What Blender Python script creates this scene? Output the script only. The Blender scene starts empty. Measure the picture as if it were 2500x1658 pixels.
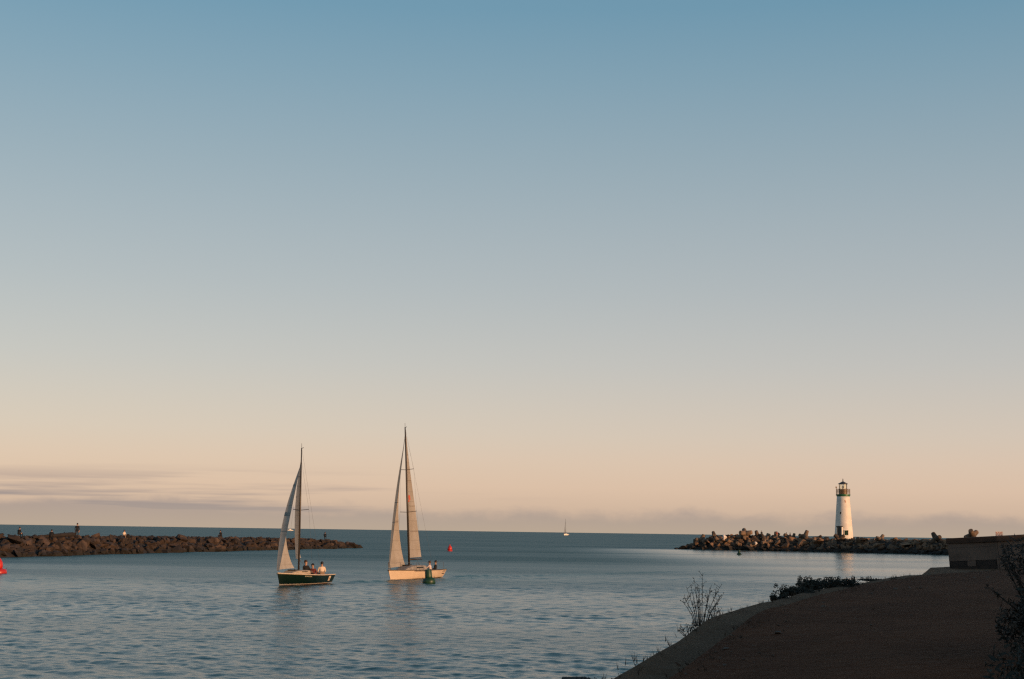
import bpy, bmesh, math, random
import numpy as np
from mathutils import Vector, Matrix
R = math.radians
SC = bpy.context.scene
COL = SC.collection

# ------------------------------------------------------------------ camera
cam_data = bpy.data.cameras.new("camera")
cam = bpy.data.objects.new("camera", cam_data)
COL.objects.link(cam)
cam_data.lens = 50.0
cam_data.sensor_width = 36.0
cam_data.clip_start = 0.1
cam_data.clip_end = 60000.0
cam.matrix_world = (Matrix.Translation((0, 0, 3.25)) @ Matrix.Rotation(R(97.69), 4, 'X')
                    @ Matrix.Rotation(R(0.82), 4, 'Z'))
SC.camera = cam
SC.view_settings.view_transform = 'Standard'
SC.view_settings.look = 'None'
SC.view_settings.gamma = 1.0
SC.view_settings.exposure = 0.0
SC.cycles.max_bounces = 6
SC.cycles.use_denoising = False      # the photograph is grainy film; keep fine ripples crisp
SC.cycles.filter_width = 1.3

# ------------------------------------------------------------------ sky and sun
SUN_EL, SUN_AZ = 4.8, 128.0          # azimuth clockwise from +Y
world = bpy.data.worlds.new("World")
SC.world = world
world.use_nodes = True


def lin(r, g, b):
    def f(c):
        c /= 255.0
        return c / 12.92 if c <= 0.04045 else ((c + 0.055) / 1.055) ** 2.4
    return (f(r), f(g), f(b), 1.0)


class NT:
    """small node-tree helper"""
    def __init__(self, tree):
        self.t = tree

    def n(self, kind, **kw):
        nd = self.t.nodes.new(kind)
        for k, v in kw.items():
            setattr(nd, k, v)
        return nd

    def l(self, a, b):
        self.t.links.new(a, b)

    def math(self, op, a, b=None, c=None, clamp=False):
        m = self.n('ShaderNodeMath', operation=op)
        m.use_clamp = clamp
        for i, v in enumerate((a, b, c)):
            if v is None:
                continue
            if isinstance(v, (int, float)):
                m.inputs[i].default_value = v
            else:
                self.l(v, m.inputs[i])
        return m.outputs[0]

    def smooth(self, v, lo, hi, a=0.0, b=1.0):
        m = self.n('ShaderNodeMapRange', interpolation_type='SMOOTHSTEP')
        self.l(v, m.inputs[0])
        for i, x in zip((1, 2, 3, 4), (lo, hi, a, b)):
            if isinstance(x, (int, float)):
                m.inputs[i].default_value = x
            else:
                self.l(x, m.inputs[i])
        return m.outputs[0]

    def mix(self, fac, a, b):
        m = self.n('ShaderNodeMix', data_type='RGBA')
        for s, v in ((0, fac), (6, a), (7, b)):
            if isinstance(v, (int, float)):
                m.inputs[s].default_value = v
            elif isinstance(v, tuple):
                m.inputs[s].default_value = v
            else:
                self.l(v, m.inputs[s])
        return m.outputs[2]

    def ramp(self, fac, stops):
        r = self.n('ShaderNodeValToRGB')
        el = r.color_ramp.elements
        while len(el) < len(stops):
            el.new(0.5)
        for e, (p, c) in zip(el, stops):
            e.position = p
            e.color = c if len(c) == 4 else (*c, 1.0)
        self.l(fac, r.inputs[0])
        return r.outputs[0]

    def noise(self, vec, scale, detail=3.0, rough=0.5, dist=0.0):
        t = self.n('ShaderNodeTexNoise')
        if vec is not None:
            self.l(vec, t.inputs['Vector'])
        t.inputs['Scale'].default_value = scale
        t.inputs['Detail'].default_value = detail
        t.inputs['Roughness'].default_value = rough
        t.inputs['Distortion'].default_value = dist
        return t.outputs['Fac']

    def scaled(self, vec, s, loc=(0, 0, 0), rot=(0, 0, 0)):
        m = self.n('ShaderNodeMapping')
        self.l(vec, m.inputs['Vector'])
        m.inputs['Scale'].default_value = s
        m.inputs['Location'].default_value = loc
        m.inputs['Rotation'].default_value = rot
        return m.outputs[0]


w = NT(world.node_tree)
bg = world.node_tree.nodes['Background']
geo = w.n('ShaderNodeTexCoord')
sep = w.n('ShaderNodeSeparateXYZ')
w.l(geo.outputs['Generated'], sep.inputs[0])
el_deg = w.math('MULTIPLY', w.math('ARCSINE', sep.outputs[2]), 180 / math.pi)
az = w.math('MULTIPLY', w.math('ARCTAN2', sep.outputs[0], sep.outputs[1]), 180 / math.pi)
sky = w.n('ShaderNodeTexSky', sky_type='NISHITA')
sky.sun_disc = False
sky.sun_elevation = R(SUN_EL)
sky.sun_rotation = R(SUN_AZ)
sky.dust_density = 1.6
nish = w.n('ShaderNodeVectorMath', operation='SCALE')
w.l(sky.outputs[0], nish.inputs[0])
nish.inputs['Scale'].default_value = 0.05
fac = w.math('DIVIDE', w.math('MAXIMUM', el_deg, 0.0), 90.0, clamp=True)
dusk = w.ramp(fac, [
    (0 / 90, (0.5208, 0.3907, 0.2987, 1.0)),
    (1.7 / 90, (0.6178, 0.4578, 0.3648, 1.0)),
    (2.8 / 90, (0.5972, 0.4628, 0.3893, 1.0)),
    (3.9 / 90, (0.5515, 0.4614, 0.4116, 1.0)),
    (6.6 / 90, (0.4473, 0.4246, 0.4219, 1.0)),
    (9.7 / 90, (0.3564, 0.3775, 0.4020, 1.0)),
    (14.8 / 90, (0.2392, 0.3149, 0.3683, 1.0)),
    (18 / 90, (0.1688, 0.2782, 0.3552, 1.0)),
    (20.8 / 90, (0.1137, 0.2439, 0.3404, 1.0)),
    (40 / 90, (0.0611, 0.1544, 0.2522, 1.0)),
    (90 / 90, (0.0372, 0.0879, 0.1634, 1.0)),])
add = w.n('ShaderNodeVectorMath', operation='ADD')
w.l(dusk, add.inputs[0])
w.l(nish.outputs[0], add.inputs[1])
base = add.outputs[0]
# low cloud bank over the sea and thin streaks above it, in azimuth / elevation
cv = w.n('ShaderNodeCombineXYZ')
w.l(az, cv.inputs[0])
w.l(el_deg, cv.inputs[1])
edge_n = w.noise(w.scaled(cv.outputs[0], (0.30, 0.6, 1), (3.1, 0, 0)), 1.0, 6.0, 0.6)
edge = w.math('MULTIPLY_ADD', edge_n, 1.5, w.smooth(az, -3.0, -14.0, -0.06, 0.20))
bank = w.smooth(w.math('SUBTRACT', edge, el_deg), -0.34, 0.30)
streak_n = w.noise(w.scaled(cv.outputs[0], (0.075, 1.75, 1), (1.7, 4.3, 0), (0, 0, R(0.7))), 1.0, 4.0, 0.55)
streak = w.math('MULTIPLY', w.smooth(streak_n, 0.44, 0.64), w.smooth(el_deg, 2.6, 1.2))
streak = w.math('MULTIPLY', streak, w.smooth(az, 4.0, -12.0, 0.0, 1.0))
cl = w.math('MAXIMUM', w.math('MULTIPLY', bank, 0.72), w.math('MULTIPLY', streak, 0.9), clamp=True)
cloud_col = w.ramp(w.math('DIVIDE', el_deg, 3.0, clamp=True),
                   [(0.0, lin(180, 164, 146)), (0.3, lin(160, 148, 143)), (1.0, lin(168, 149, 143))])
final = w.mix(cl, base, cloud_col)
w.l(final, bg.inputs[0])
bg.inputs[1].default_value = 1.0

sun_data = bpy.data.lights.new("sun", 'SUN')
sun = bpy.data.objects.new("sun", sun_data)
COL.objects.link(sun)
sun_data.energy = 4.4
sun_data.angle = R(0.6)
sun_data.color = (1.0, 0.56, 0.29)
ts = Vector((math.sin(R(SUN_AZ)) * math.cos(R(SUN_EL)), math.cos(R(SUN_AZ)) * math.cos(R(SUN_EL)), math.sin(R(SUN_EL))))
sun.rotation_euler = ts.to_track_quat('Z', 'Y').to_euler()
sun.location = (60, -60, 40)

# ------------------------------------------------------------------ materials
MATS = {}


def mat(name, col, rough=0.7, var=0.0, vscale=3.0, bump=0.0, bscale=12.0, metal=0.0, rnd=0.0, col2=None, spec=None):
    """Principled with noise colour variation, per-object variation and fine relief."""
    if name in MATS:
        return MATS[name]
    m = bpy.data.materials.new(name)
    m.use_nodes = True
    t = NT(m.node_tree)
    p = m.node_tree.nodes['Principled BSDF']
    p.inputs['Roughness'].default_value = rough
    p.inputs['Metallic'].default_value = metal
    if spec is not None:
        p.inputs['Specular IOR Level'].default_value = spec
    tc = t.n('ShaderNodeTexCoord')
    c = (*col, 1.0)
    out = None
    if var > 0 or col2:
        n = t.noise(tc.outputs['Object'], vscale, 6.0, 0.6)
        b = (*col2, 1.0) if col2 else tuple(min(1, v * (1 - var)) for v in col) + (1.0,)
        out = t.mix(t.smooth(n, 0.35, 0.65), c, b)
    if rnd > 0:
        oi = t.n('ShaderNodeObjectInfo')
        k = t.math('MULTIPLY_ADD', oi.outputs['Random'], rnd * 2, 1 - rnd)
        hs = t.n('ShaderNodeHueSaturation')
        t.l(k, hs.inputs['Value'])
        if out is None:
            hs.inputs['Color'].default_value = c
        else:
            t.l(out, hs.inputs['Color'])
        out = hs.outputs[0]
    if out is None:
        p.inputs['Base Color'].default_value = c
    else:
        t.l(out, p.inputs['Base Color'])
    if bump > 0:
        bn = t.noise(tc.outputs['Object'], bscale, 5.0, 0.6)
        bp = t.n('ShaderNodeBump')
        bp.inputs['Strength'].default_value = 0.8
        bp.inputs['Distance'].default_value = bump
        t.l(bn, bp.inputs['Height'])
        t.l(bp.outputs[0], p.inputs['Normal'])
    MATS[name] = m
    return m


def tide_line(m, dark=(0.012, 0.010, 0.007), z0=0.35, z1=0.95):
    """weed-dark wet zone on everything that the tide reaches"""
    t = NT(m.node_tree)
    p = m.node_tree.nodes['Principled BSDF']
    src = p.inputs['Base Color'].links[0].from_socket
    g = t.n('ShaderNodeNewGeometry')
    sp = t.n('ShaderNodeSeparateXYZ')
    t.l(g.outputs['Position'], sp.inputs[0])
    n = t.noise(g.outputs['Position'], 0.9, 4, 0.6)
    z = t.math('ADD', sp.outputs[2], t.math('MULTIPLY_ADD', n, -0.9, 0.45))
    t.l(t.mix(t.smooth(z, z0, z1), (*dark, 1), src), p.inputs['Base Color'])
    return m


def sail_mat(name, col, seam=0.55):
    m = bpy.data.materials.new(name)
    m.use_nodes = True
    t = NT(m.node_tree)
    nodes = m.node_tree.nodes
    nodes.remove(nodes['Principled BSDF'])
    tc = t.n('ShaderNodeTexCoord')
    n = t.noise(t.scaled(tc.outputs['Object'], (1, 1, 0.6)), 1.4, 4, 0.6)
    wv = t.n('ShaderNodeTexWave', wave_type='BANDS', bands_direction='Z', wave_profile='SAW')
    t.l(tc.outputs['Object'], wv.inputs['Vector'])
    wv.inputs['Scale'].default_value = seam
    wv.inputs['Distortion'].default_value = 0.15
    ln = t.smooth(wv.outputs['Fac'], 0.93, 0.98)
    c = t.mix(t.smooth(n, 0.3, 0.7), (*col, 1), (col[0] * .84, col[1] * .82, col[2] * .78, 1))
    c = t.mix(t.math('MULTIPLY', ln, 0.55), c, (col[0] * .5, col[1] * .48, col[2] * .45, 1))
    d = t.n('ShaderNodeBsdfDiffuse')
    tr = t.n('ShaderNodeBsdfTranslucent')
    t.l(c, d.inputs[0])
    t.l(c, tr.inputs[0])
    bp = t.n('ShaderNodeBump')
    bp.inputs['Distance'].default_value = 0.03
    t.l(t.noise(t.scaled(tc.outputs['Object'], (1, 1, 0.35)), 2.2, 3, 0.5), bp.inputs['Height'])
    t.l(bp.outputs[0], d.inputs['Normal'])
    mx = t.n('ShaderNodeMixShader')
    mx.inputs[0].default_value = 0.33
    t.l(d.outputs[0], mx.inputs[1])
    t.l(tr.outputs[0], mx.inputs[2])
    t.l(mx.outputs[0], nodes['Material Output'].inputs[0])
    MATS[name] = m
    return m


def water_mat():
    m = bpy.data.materials.new("sea_water")
    m.use_nodes = True
    t = NT(m.node_tree)
    p = m.node_tree.nodes['Principled BSDF']
    p.inputs['Base Color'].default_value = (0.024, 0.084, 0.070, 1)
    p.inputs['IOR'].default_value = 1.33
    tc = t.n('ShaderNodeTexCoord')
    v = tc.outputs['Object']
    sp = t.n('ShaderNodeSeparateXYZ')
    t.l(v, sp.inputs[0])
    # sheltered water inside the jetties, wind-ruffled open sea beyond them
    gust = t.smooth(t.noise(t.scaled(v, (0.010, 0.040, 1), rot=(0, 0, R(4))), 1.0, 5.0, 0.6), 0.38, 0.62, 0.55, 1.15)
    open_ = t.smooth(sp.outputs[1], 40.0, 190.0)
    # the cove in the lee of the lighthouse jetty lies calm
    lee = t.math('MULTIPLY', t.smooth(sp.outputs[0], 6.0, 36.0), t.smooth(sp.outputs[1], 325.0, 285.0))
    open_ = t.math('MULTIPLY', open_, t.math('MULTIPLY_ADD', lee, -0.9, 1.0))
    gust = t.math('MULTIPLY', gust, t.math('MULTIPLY_ADD', lee, -0.12, 1.0))
    ro = t.math('MULTIPLY_ADD', open_, 0.29, 0.10)
    ro = t.math('ADD', ro, t.math('MULTIPLY', gust, 0.10))
    ro = t.math('MULTIPLY_ADD', lee, -0.03, ro)
    t.l(ro, p.inputs['Roughness'])
    a = t.noise(t.scaled(v, (0.5, 1.0, 1), rot=(0, 0, R(14))), 6.5, 4.0, 0.65)
    b = t.noise(t.scaled(v, (0.45, 1.0, 1), rot=(0, 0, R(-9))), 1.3, 3.0, 0.6)
    h = t.math('ADD', t.math('MULTIPLY', a, 0.022), t.math('MULTIPLY', b, 0.050))
    h = t.math('MULTIPLY', h, gust)
    bp = t.n('ShaderNodeBump')
    bp.inputs['Strength'].default_value = 1.0
    bp.inputs['Distance'].default_value = 1.0
    t.l(h, bp.inputs['Height'])
    t.l(bp.outputs[0], p.inputs['Normal'])
    return m


def glass_mat(name, tint=(1, 1, 1), refl=0.12):
    m = bpy.data.materials.new(name)
    m.use_nodes = True
    t = NT(m.node_tree)
    nodes = m.node_tree.nodes
    nodes.remove(nodes['Principled BSDF'])
    tr = t.n('ShaderNodeBsdfTransparent')
    tr.inputs[0].default_value = (*tint, 1)
    gl = t.n('ShaderNodeBsdfGlossy')
    gl.inputs['Roughness'].default_value = 0.03
    mx = t.n('ShaderNodeMixShader')
    mx.inputs[0].default_value = refl
    t.l(tr.outputs[0], mx.inputs[1])
    t.l(gl.outputs[0], mx.inputs[2])
    t.l(mx.outputs[0], nodes['Material Output'].inputs[0])
    MATS[name] = m
    return m


# ------------------------------------------------------------------ mesh helpers
class MB:
    def __init__(self):
        self.v, self.f, self.m = [], [], []

    def add(self, vs, fs, mi=0):
        o = len(self.v)
        self.v += [tuple(p) for p in vs]
        self.f += [tuple(i + o for i in q) for q in fs]
        self.m += [mi] * len(fs)
        return self

    def box(self, c, s, mat4=None, mi=0, top=None):
        """c centre, s full size; top = scale of the upper face"""
        hx, hy, hz = s[0] / 2, s[1] / 2, s[2] / 2
        tx, ty = (top if top else (1, 1))
        vs = [(-hx, -hy, -hz), (hx, -hy, -hz), (hx, hy, -hz), (-hx, hy, -hz),
              (-hx * tx, -hy * ty, hz), (hx * tx, -hy * ty, hz), (hx * tx, hy * ty, hz), (-hx * tx, hy * ty, hz)]
        vs = [Vector(p) for p in vs]
        if mat4 is not None:
            vs = [mat4 @ p for p in vs]
        vs = [p + Vector(c) for p in vs]
        return self.add(vs, [(0, 3, 2, 1), (4, 5, 6, 7), (0, 1, 5, 4), (1, 2, 6, 5), (2, 3, 7, 6), (3, 0, 4, 7)], mi)

    def lathe(self, prof, n=24, c=(0, 0, 0), mi=0, cap=True):
        o = len(self.v)
        k = len(prof)
        vs, fs = [], []
        for i in range(n):
            a = 2 * math.pi * i / n
            for r, z in prof:
                vs.append((c[0] + r * math.cos(a), c[1] + r * math.sin(a), c[2] + z))
        for i in range(n):
            j = (i + 1) % n
            for q in range(k - 1):
                fs.append((i * k + q, j * k + q, j * k + q + 1, i * k + q + 1))
        if cap:
            fs.append(tuple(i * k for i in range(n))[::-1])
            fs.append(tuple(i * k + k - 1 for i in range(n)))
        return self.add(vs, fs, mi)

    def tube(self, pts, rad, n=6, mi=0, cap=True):
        pts = [Vector(p) for p in pts]
        rs = rad if isinstance(rad, (list, tuple)) else [rad] * len(pts)
        vs, fs = [], []
        up = None
        for i, p in enumerate(pts):
            d = (pts[min(i + 1, len(pts) - 1)] - pts[max(i - 1, 0)]).normalized()
            if up is None:
                up = d.orthogonal().normalized()
            else:
                up = (up - d * up.dot(d)).normalized()
            s = d.cross(up)
            for k in range(n):
                a = 2 * math.pi * k / n
                vs.append(p + (up * math.cos(a) + s * math.sin(a)) * rs[i])
        for i in range(len(pts) - 1):
            for k in range(n):
                j = (k + 1) % n
                fs.append((i * n + k, i * n + j, (i + 1) * n + j, (i + 1) * n + k))
        if cap:
            fs.append(tuple(range(n))[::-1])
            fs.append(tuple((len(pts) - 1) * n + k for k in range(n)))
        return self.add(vs, fs, mi)

    def grid(self, rows, mi=0):
        k = len(rows[0])
        vs = [p for r in rows for p in r]
        fs = []
        for i in range(len(rows) - 1):
            for j in range(k - 1):
                fs.append((i * k + j, i * k + j + 1, (i + 1) * k + j + 1, (i + 1) * k + j))
        return self.add(vs, fs, mi)

    def mesh(self, name, mats, smooth=False):
        me = bpy.data.meshes.new(name)
        me.from_pydata(self.v, [], self.f)
        for m in (mats if isinstance(mats, (list, tuple)) else [mats]):
            me.materials.append(m)
        if len(set(self.m)) > 1:
            me.polygons.foreach_set('material_index', self.m)
        if smooth:
            me.polygons.foreach_set('use_smooth', [True] * len(me.polygons))
        me.update()
        return me

    def build(self, name, mats, parent=None, smooth=False, bevel=0.0):
        o = bpy.data.objects.new(name, self.mesh(name, mats, smooth))
        COL.objects.link(o)
        if parent:
            o.parent = parent
        if bevel:
            b = o.modifiers.new('bevel', 'BEVEL')
            b.width = bevel
            b.segments = 2
            b.limit_method = 'ANGLE'
        return o


def link_mesh(name, me, parent=None, loc=(0, 0, 0), rot=(0, 0, 0), scale=(1, 1, 1)):
    o = bpy.data.objects.new(name, me)
    COL.objects.link(o)
    o.location, o.rotation_euler, o.scale = loc, rot, scale
    if parent:
        o.parent = parent
    return o


def empty(name, loc=(0, 0, 0), rot=(0, 0, 0)):
    o = bpy.data.objects.new(name, None)
    o.empty_display_size = 0.3
    COL.objects.link(o)
    o.location, o.rotation_euler = loc, rot
    return o


def tag(o, label=None, cat=None, group=None, kind=None):
    for k, v in (('label', label), ('category', cat), ('group', group), ('kind', kind)):
        if v:
            o[k] = v
    return o


# ------------------------------------------------------------------ sea
def build_sea():
    rng = np.random.default_rng(4)
    ang = np.concatenate([np.linspace(-180, -40, 40, endpoint=False), np.linspace(-40, -22.5, 60, endpoint=False),
                          np.linspace(-22.5, 22.5, 620, endpoint=False), np.linspace(22.5, 40, 60, endpoint=False),
                          np.linspace(40, 180, 41)])
    rr = [2.0, 6.0, 10.0, 13.0]
    r = 15.0
    while r < 26000:
        rr.append(r)
        r += max(0.07, 0.07 * (r / 42.0) ** 1.7) if r < 400 else r * 0.04
    rr = np.array(rr)
    A, Rr = np.meshgrid(np.radians(ang), rr)
    X = Rr * np.sin(A)
    Y = Rr * np.cos(A)
    Z = np.zeros_like(X)
    dr = np.gradient(rr)[:, None]
    gust = 0.75 + 0.35 * np.sin(X * 0.045 + Y * 0.10 + 1.3 * np.sin(X * 0.02)) * np.sin(Y * 0.16 - X * 0.018 + 0.6)
    for k in range(64):
        lam = 0.18 * (8.0 ** rng.random())
        th = math.radians(rng.normal(200, 38))
        kx, ky = 2 * math.pi / lam * math.cos(th), 2 * math.pi / lam * math.sin(th)
        # waves run mostly across and toward the view, crests long across the picture
        kx *= 0.6
        amp = 0.0043 * lam ** 0.7
        fade = np.clip(lam / (3.0 * dr) - 0.4, 0, 1)
        ph = kx * X + ky * Y + rng.random() * 6.28
        Z += amp * fade * gust * (np.sin(ph) + 0.25 * np.cos(2 * ph))
    for lam, th, amp in ((14.0, 262, 0.012), (9.0, 281, 0.010), (22.0, 250, 0.02)):
        th = math.radians(th)
        fade = np.clip(lam / (3.0 * dr) - 0.4, 0, 1)
        Z += amp * fade * np.sin(2 * math.pi / lam * (X * math.cos(th) + Y * math.sin(th)) + lam)
    # wakes behind the two boats: low diverging ridges and a flattened track
    for (mx, my, yaw, aft) in ((-12.1, 84.3, R(-107), 3.4), (-6.5, 96.4, R(-111.3), 3.9)):
        hx, hy = math.cos(yaw), math.sin(yaw)
        s = -((X - mx) * hx + (Y - my) * hy) - aft
        d = (X - mx) * -hy + (Y - my) * hx
        for side in (1, -1):
            off = d * side - (0.7 + 0.30 * np.clip(s, 0, 60))
            Z += 0.15 * np.exp(-(off / 0.55) ** 2) * np.clip(s / 2, 0, 1) * np.exp(-np.clip(s, 0, 99) / 22.0) * (np.abs(s) < 60)
    nr, na = X.shape
    me = bpy.data.meshes.new("sea")
    co = np.stack([X, Y, Z], -1).reshape(-1, 3).astype(np.float32)
    i = np.arange(nr - 1)[:, None] * na + np.arange(na - 1)[None, :]
    quads = np.stack([i, i + na, i + na + 1, i + 1], -1).reshape(-1, 4)
    nq = len(quads)
    me.vertices.add(len(co))
    me.vertices.foreach_set('co', co.ravel())
    me.loops.add(nq * 4)
    me.loops.foreach_set('vertex_index', quads.ravel().astype(np.int32))
    me.polygons.add(nq)
    me.polygons.foreach_set('loop_start', (np.arange(nq) * 4).astype(np.int32))
    me.polygons.foreach_set('loop_total', np.full(nq, 4, np.int32))
    me.polygons.foreach_set('use_smooth', np.ones(nq, bool))
    me.update()
    me.flip_normals()
    me.materials.append(water_mat())
    o = link_mesh('sea', me)
    tag(o, kind='structure')
    return o


build_sea()

# ------------------------------------------------------------------ sandy shore in front
def resample(pts, n):
    pts = np.array(pts, float)
    d = np.r_[0, np.cumsum(np.linalg.norm(np.diff(pts, axis=0), axis=1))]
    t = np.linspace(0, d[-1], n)
    # Catmull-Rom-like smoothing of the polyline
    out = np.stack([np.interp(t, d, pts[:, k]) for k in range(3)], -1)
    for _ in range(3):
        out[1:-1] = 0.25 * out[:-2] + 0.5 * out[1:-1] + 0.25 * out[2:]
    return out


OUTER = [(-1.6, 6.0, 1.0), (-0.3, 11.5, 1.25), (0.71, 15.58, 1.45), (1.2, 16.63, 1.6), (1.86, 18.7, 1.68), (2.34, 20.43, 1.72),
         (3.09, 23.24, 1.8), (3.41, 24.32, 1.85), (4.18, 26.38, 1.9), (5.16, 28.7, 1.95), (6.86, 32.71, 2.02),
         (8.67, 35.53, 2.1), (10.3, 39.06, 2.15), (11.9, 41.6, 2.2), (15.46, 51.54, 2.1), (18.0, 61.47, 1.99),
         (21.9, 66.0, 2.05), (34.0, 68.0, 2.4), (60.0, 66.0, 4.0)]
INNER = [(-0.6, 5.0, 1.1), (0.5, 11.0, 1.35), (1.39, 15.35, 1.55), (1.87, 16.54, 1.65), (2.31, 17.73, 1.75), (2.78, 19.33, 1.8),
         (3.2, 20.78, 1.85), (3.85, 22.96, 1.95), (4.27, 24.15, 2.0), (5.17, 26.15, 2.05), (6.46, 29.1, 2.12),
         (7.71, 31.62, 2.2), (9.3, 34.4, 2.26), (11.4, 38.6, 2.27), (16.2, 48.0, 2.2), (20.0, 55.0, 2.12),
         (26.0, 57.0, 2.3), (36.0, 58.0, 2.7), (60.0, 56.0, 4.2)]
NEARR = [(0.6, 1.0, 1.45), (1.2, 6.0, 1.5), (2.2, 10.5, 1.62), (3.0, 13.0, 1.72), (3.8, 15.0, 1.82), (5.0, 17.5, 1.95),
         (6.5, 20.0, 2.05), (9.0, 24.0, 2.2), (14.0, 30.0, 2.35), (22.0, 36.0, 2.7), (36.0, 40.0, 3.4), (60.0, 40.0, 5.0)]
BACK = [(1.0, -4.0, 1.5), (2.0, 2.0, 1.52), (4.0, 6.0, 1.6), (6.5, 9.0, 1.85), (10.0, 12.0, 2.1), (16.0, 16.0, 2.6),
        (26.0, 20.0, 3.3), (60.0, 22.0, 5.5)]
EDGE = [(2.0, -14.0, 1.6), (8.0, -12.0, 1.9), (16.0, -8.0, 2.5), (28.0, -4.0, 3.6), (60.0, 0.0, 6.5)]


def fbm(x, y, seed, oct=4, s=1.0):
    rng = np.random.default_rng(seed)
    z = np.zeros_like(x)
    for o in range(oct):
        for _ in range(5):
            a = rng.random() * 6.28
            k = s * (2.1 ** o) * (0.7 + 0.6 * rng.random())
            z += np.sin(x * k * math.cos(a) + y * k * math.sin(a) + rng.random() * 6.28) / (1.9 ** o) / 5
    return z


def build_shore():
    N = 420
    o, i, nn, b, e = (resample(p, N) for p in (OUTER, INNER, NEARR, BACK, EDGE))
    tan = np.gradient(o, axis=0)
    tan[:, 2] = 0
    tan /= np.linalg.norm(tan, axis=1)[:, None]
    out = np.stack([-tan[:, 1], tan[:, 0], np.zeros(N)], -1)
    dz = lambda z: np.array([0, 0, z])
    rails = [o + out * 9 - dz(4.4), o + out * 3.2 - dz(2.0), o + out * 0.75 - dz(0.6), o + out * 0.2 - dz(0.17), o - dz(0.0)]
    mid = 0.55 * o + 0.45 * i
    rails += [mid - dz(0.10), i * 0.86 + o * 0.14 - dz(0.16), i * 0.95 + o * 0.05 - dz(0.09), i]
    inn = (nn - i)
    rails += [i + inn * 0.08 - dz(0.015), i + inn * 0.3 - dz(0.03), i + inn * 0.6 - dz(0.02), nn, b, e]
    steps = [4, 4, 3, 2, 4, 4, 3, 2, 3, 4, 5, 6, 6, 5]
    rows = []
    for k, s in enumerate(steps):
        for q in range(s):
            u = q / s
            rows.append(rails[k] * (1 - u) + rails[k + 1] * u)
    rows.append(rails[-1])
    G = np.array(rows)
    G[..., 2] += 0.014 * fbm(G[..., 0], G[..., 1], 7, 4, 1.6) + 0.018 * fbm(G[..., 0], G[..., 1], 9, 2, 0.6)
    def ground(name, c1, c2, c3):
        m = bpy.data.materials.new(name)
        m.use_nodes = True
        t = NT(m.node_tree)
        p = m.node_tree.nodes['Principled BSDF']
        p.inputs['Roughness'].default_value = 0.95
        p.inputs['Specular IOR Level'].default_value = 0.1
        tc = t.n('ShaderNodeTexCoord')
        v = tc.outputs['Object']
        c = t.mix(t.smooth(t.noise(v, 0.55, 5, 0.6), 0.38, 0.62), (*c1, 1), (*c2, 1))
        c = t.mix(t.math('MULTIPLY', t.smooth(t.noise(v, 9.0, 4, 0.65), 0.5, 0.75), 0.5), c, (*c3, 1))
        t.l(c, p.inputs['Base Color'])
        bp = t.n('ShaderNodeBump')
        bp.inputs['Distance'].default_value = 0.14
        t.l(t.noise(v, 3.2, 8, 0.62), bp.inputs['Height'])
        t.l(bp.outputs[0], p.inputs['Normal'])
        return m
    cut = sum(steps[:8])            # the inner crest: worn sand path beyond it, dark earth bank this side
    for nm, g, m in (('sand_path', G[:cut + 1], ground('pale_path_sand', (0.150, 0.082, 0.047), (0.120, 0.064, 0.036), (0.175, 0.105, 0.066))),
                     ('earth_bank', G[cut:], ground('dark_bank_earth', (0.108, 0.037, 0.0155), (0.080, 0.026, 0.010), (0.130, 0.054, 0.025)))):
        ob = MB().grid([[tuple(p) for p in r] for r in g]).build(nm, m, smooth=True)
        tag(ob, kind='structure')


build_shore()


def build_shade_bluff():
    """Unseen ridge right of the viewer, added and shaped to shade shore, hut, jetty."""
    sx, sy = ts.x / math.hypot(ts.x, ts.y), ts.y / math.hypot(ts.x, ts.y)
    N = 160
    ps = np.linspace(-90, 340, N)
    h = np.interp(ps, [-90, 35, 52, 62, 70, 82, 130, 200, 240, 340], [16, 11.6, 10.7, 10.3, 9.5, 9.5, 11.0, 14.5, 16.8, 17.2])
    rng = np.random.default_rng(3)
    h = h + 0.15 * np.convolve(rng.normal(size=N), np.ones(6) / 6, 'same') + 0.12 * fbm(ps, ps * 0, 12, 3, 0.09)
    prof = [(42, -1.0), (46, 0.25), (52, 0.62), (57, 0.92), (60, 1.0), (66, 1.01), (90, 1.02), (140, 1.0)]
    rows = []
    for t_, k in prof:
        z = np.where(k < 0, -1.5, h * k)
        jit = 1.2 * fbm(ps, ps * 0 + t_, 5, 3, 0.2)
        tt = t_ + jit * (0 < k < 1)
        rows.append([(-sy * p_ + sx * q, sx * p_ + sy * q, zz) for p_, q, zz in zip(ps, tt, z)])
    mb = MB()
    mb.grid(rows)
    ob = mb.build('shade_bluff', mat('shade_bluff_earth', (0.13, 0.10, 0.07), 0.95, 0.4, 0.3, 0.2, 1.5), smooth=True)
    tag(ob, kind='structure')


build_shade_bluff()

# ------------------------------------------------------------------ rocks
rnd = random.Random(11)


def rock_mesh(seed, squash=(1, 0.85, 0.7), npts=17):
    r = random.Random(seed)
    bm = bmesh.new()
    for _ in range(npts):
        v = Vector((r.gauss(0, 1), r.gauss(0, 1), r.gauss(0, 1))).normalized()
        k = r.uniform(0.84, 1.0)
        # pull towards a box so that the faces come out broad and blocky
        mx = max(abs(c) for c in v)
        v = v * (0.55 + 0.45 / mx) * k * 0.62
        bm.verts.new((v.x * squash[0], v.y * squash[1], v.z * squash[2]))
    res = bmesh.ops.convex_hull(bm, input=bm.verts)
    junk = [e for e in res['geom_interior'] if isinstance(e, bmesh.types.BMVert)]
    bmesh.ops.delete(bm, geom=junk, context='VERTS')
    bmesh.ops.recalc_face_normals(bm, faces=bm.faces)
    me = bpy.data.meshes.new('rock')
    bm.to_mesh(me)
    bm.free()
    return me


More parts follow.
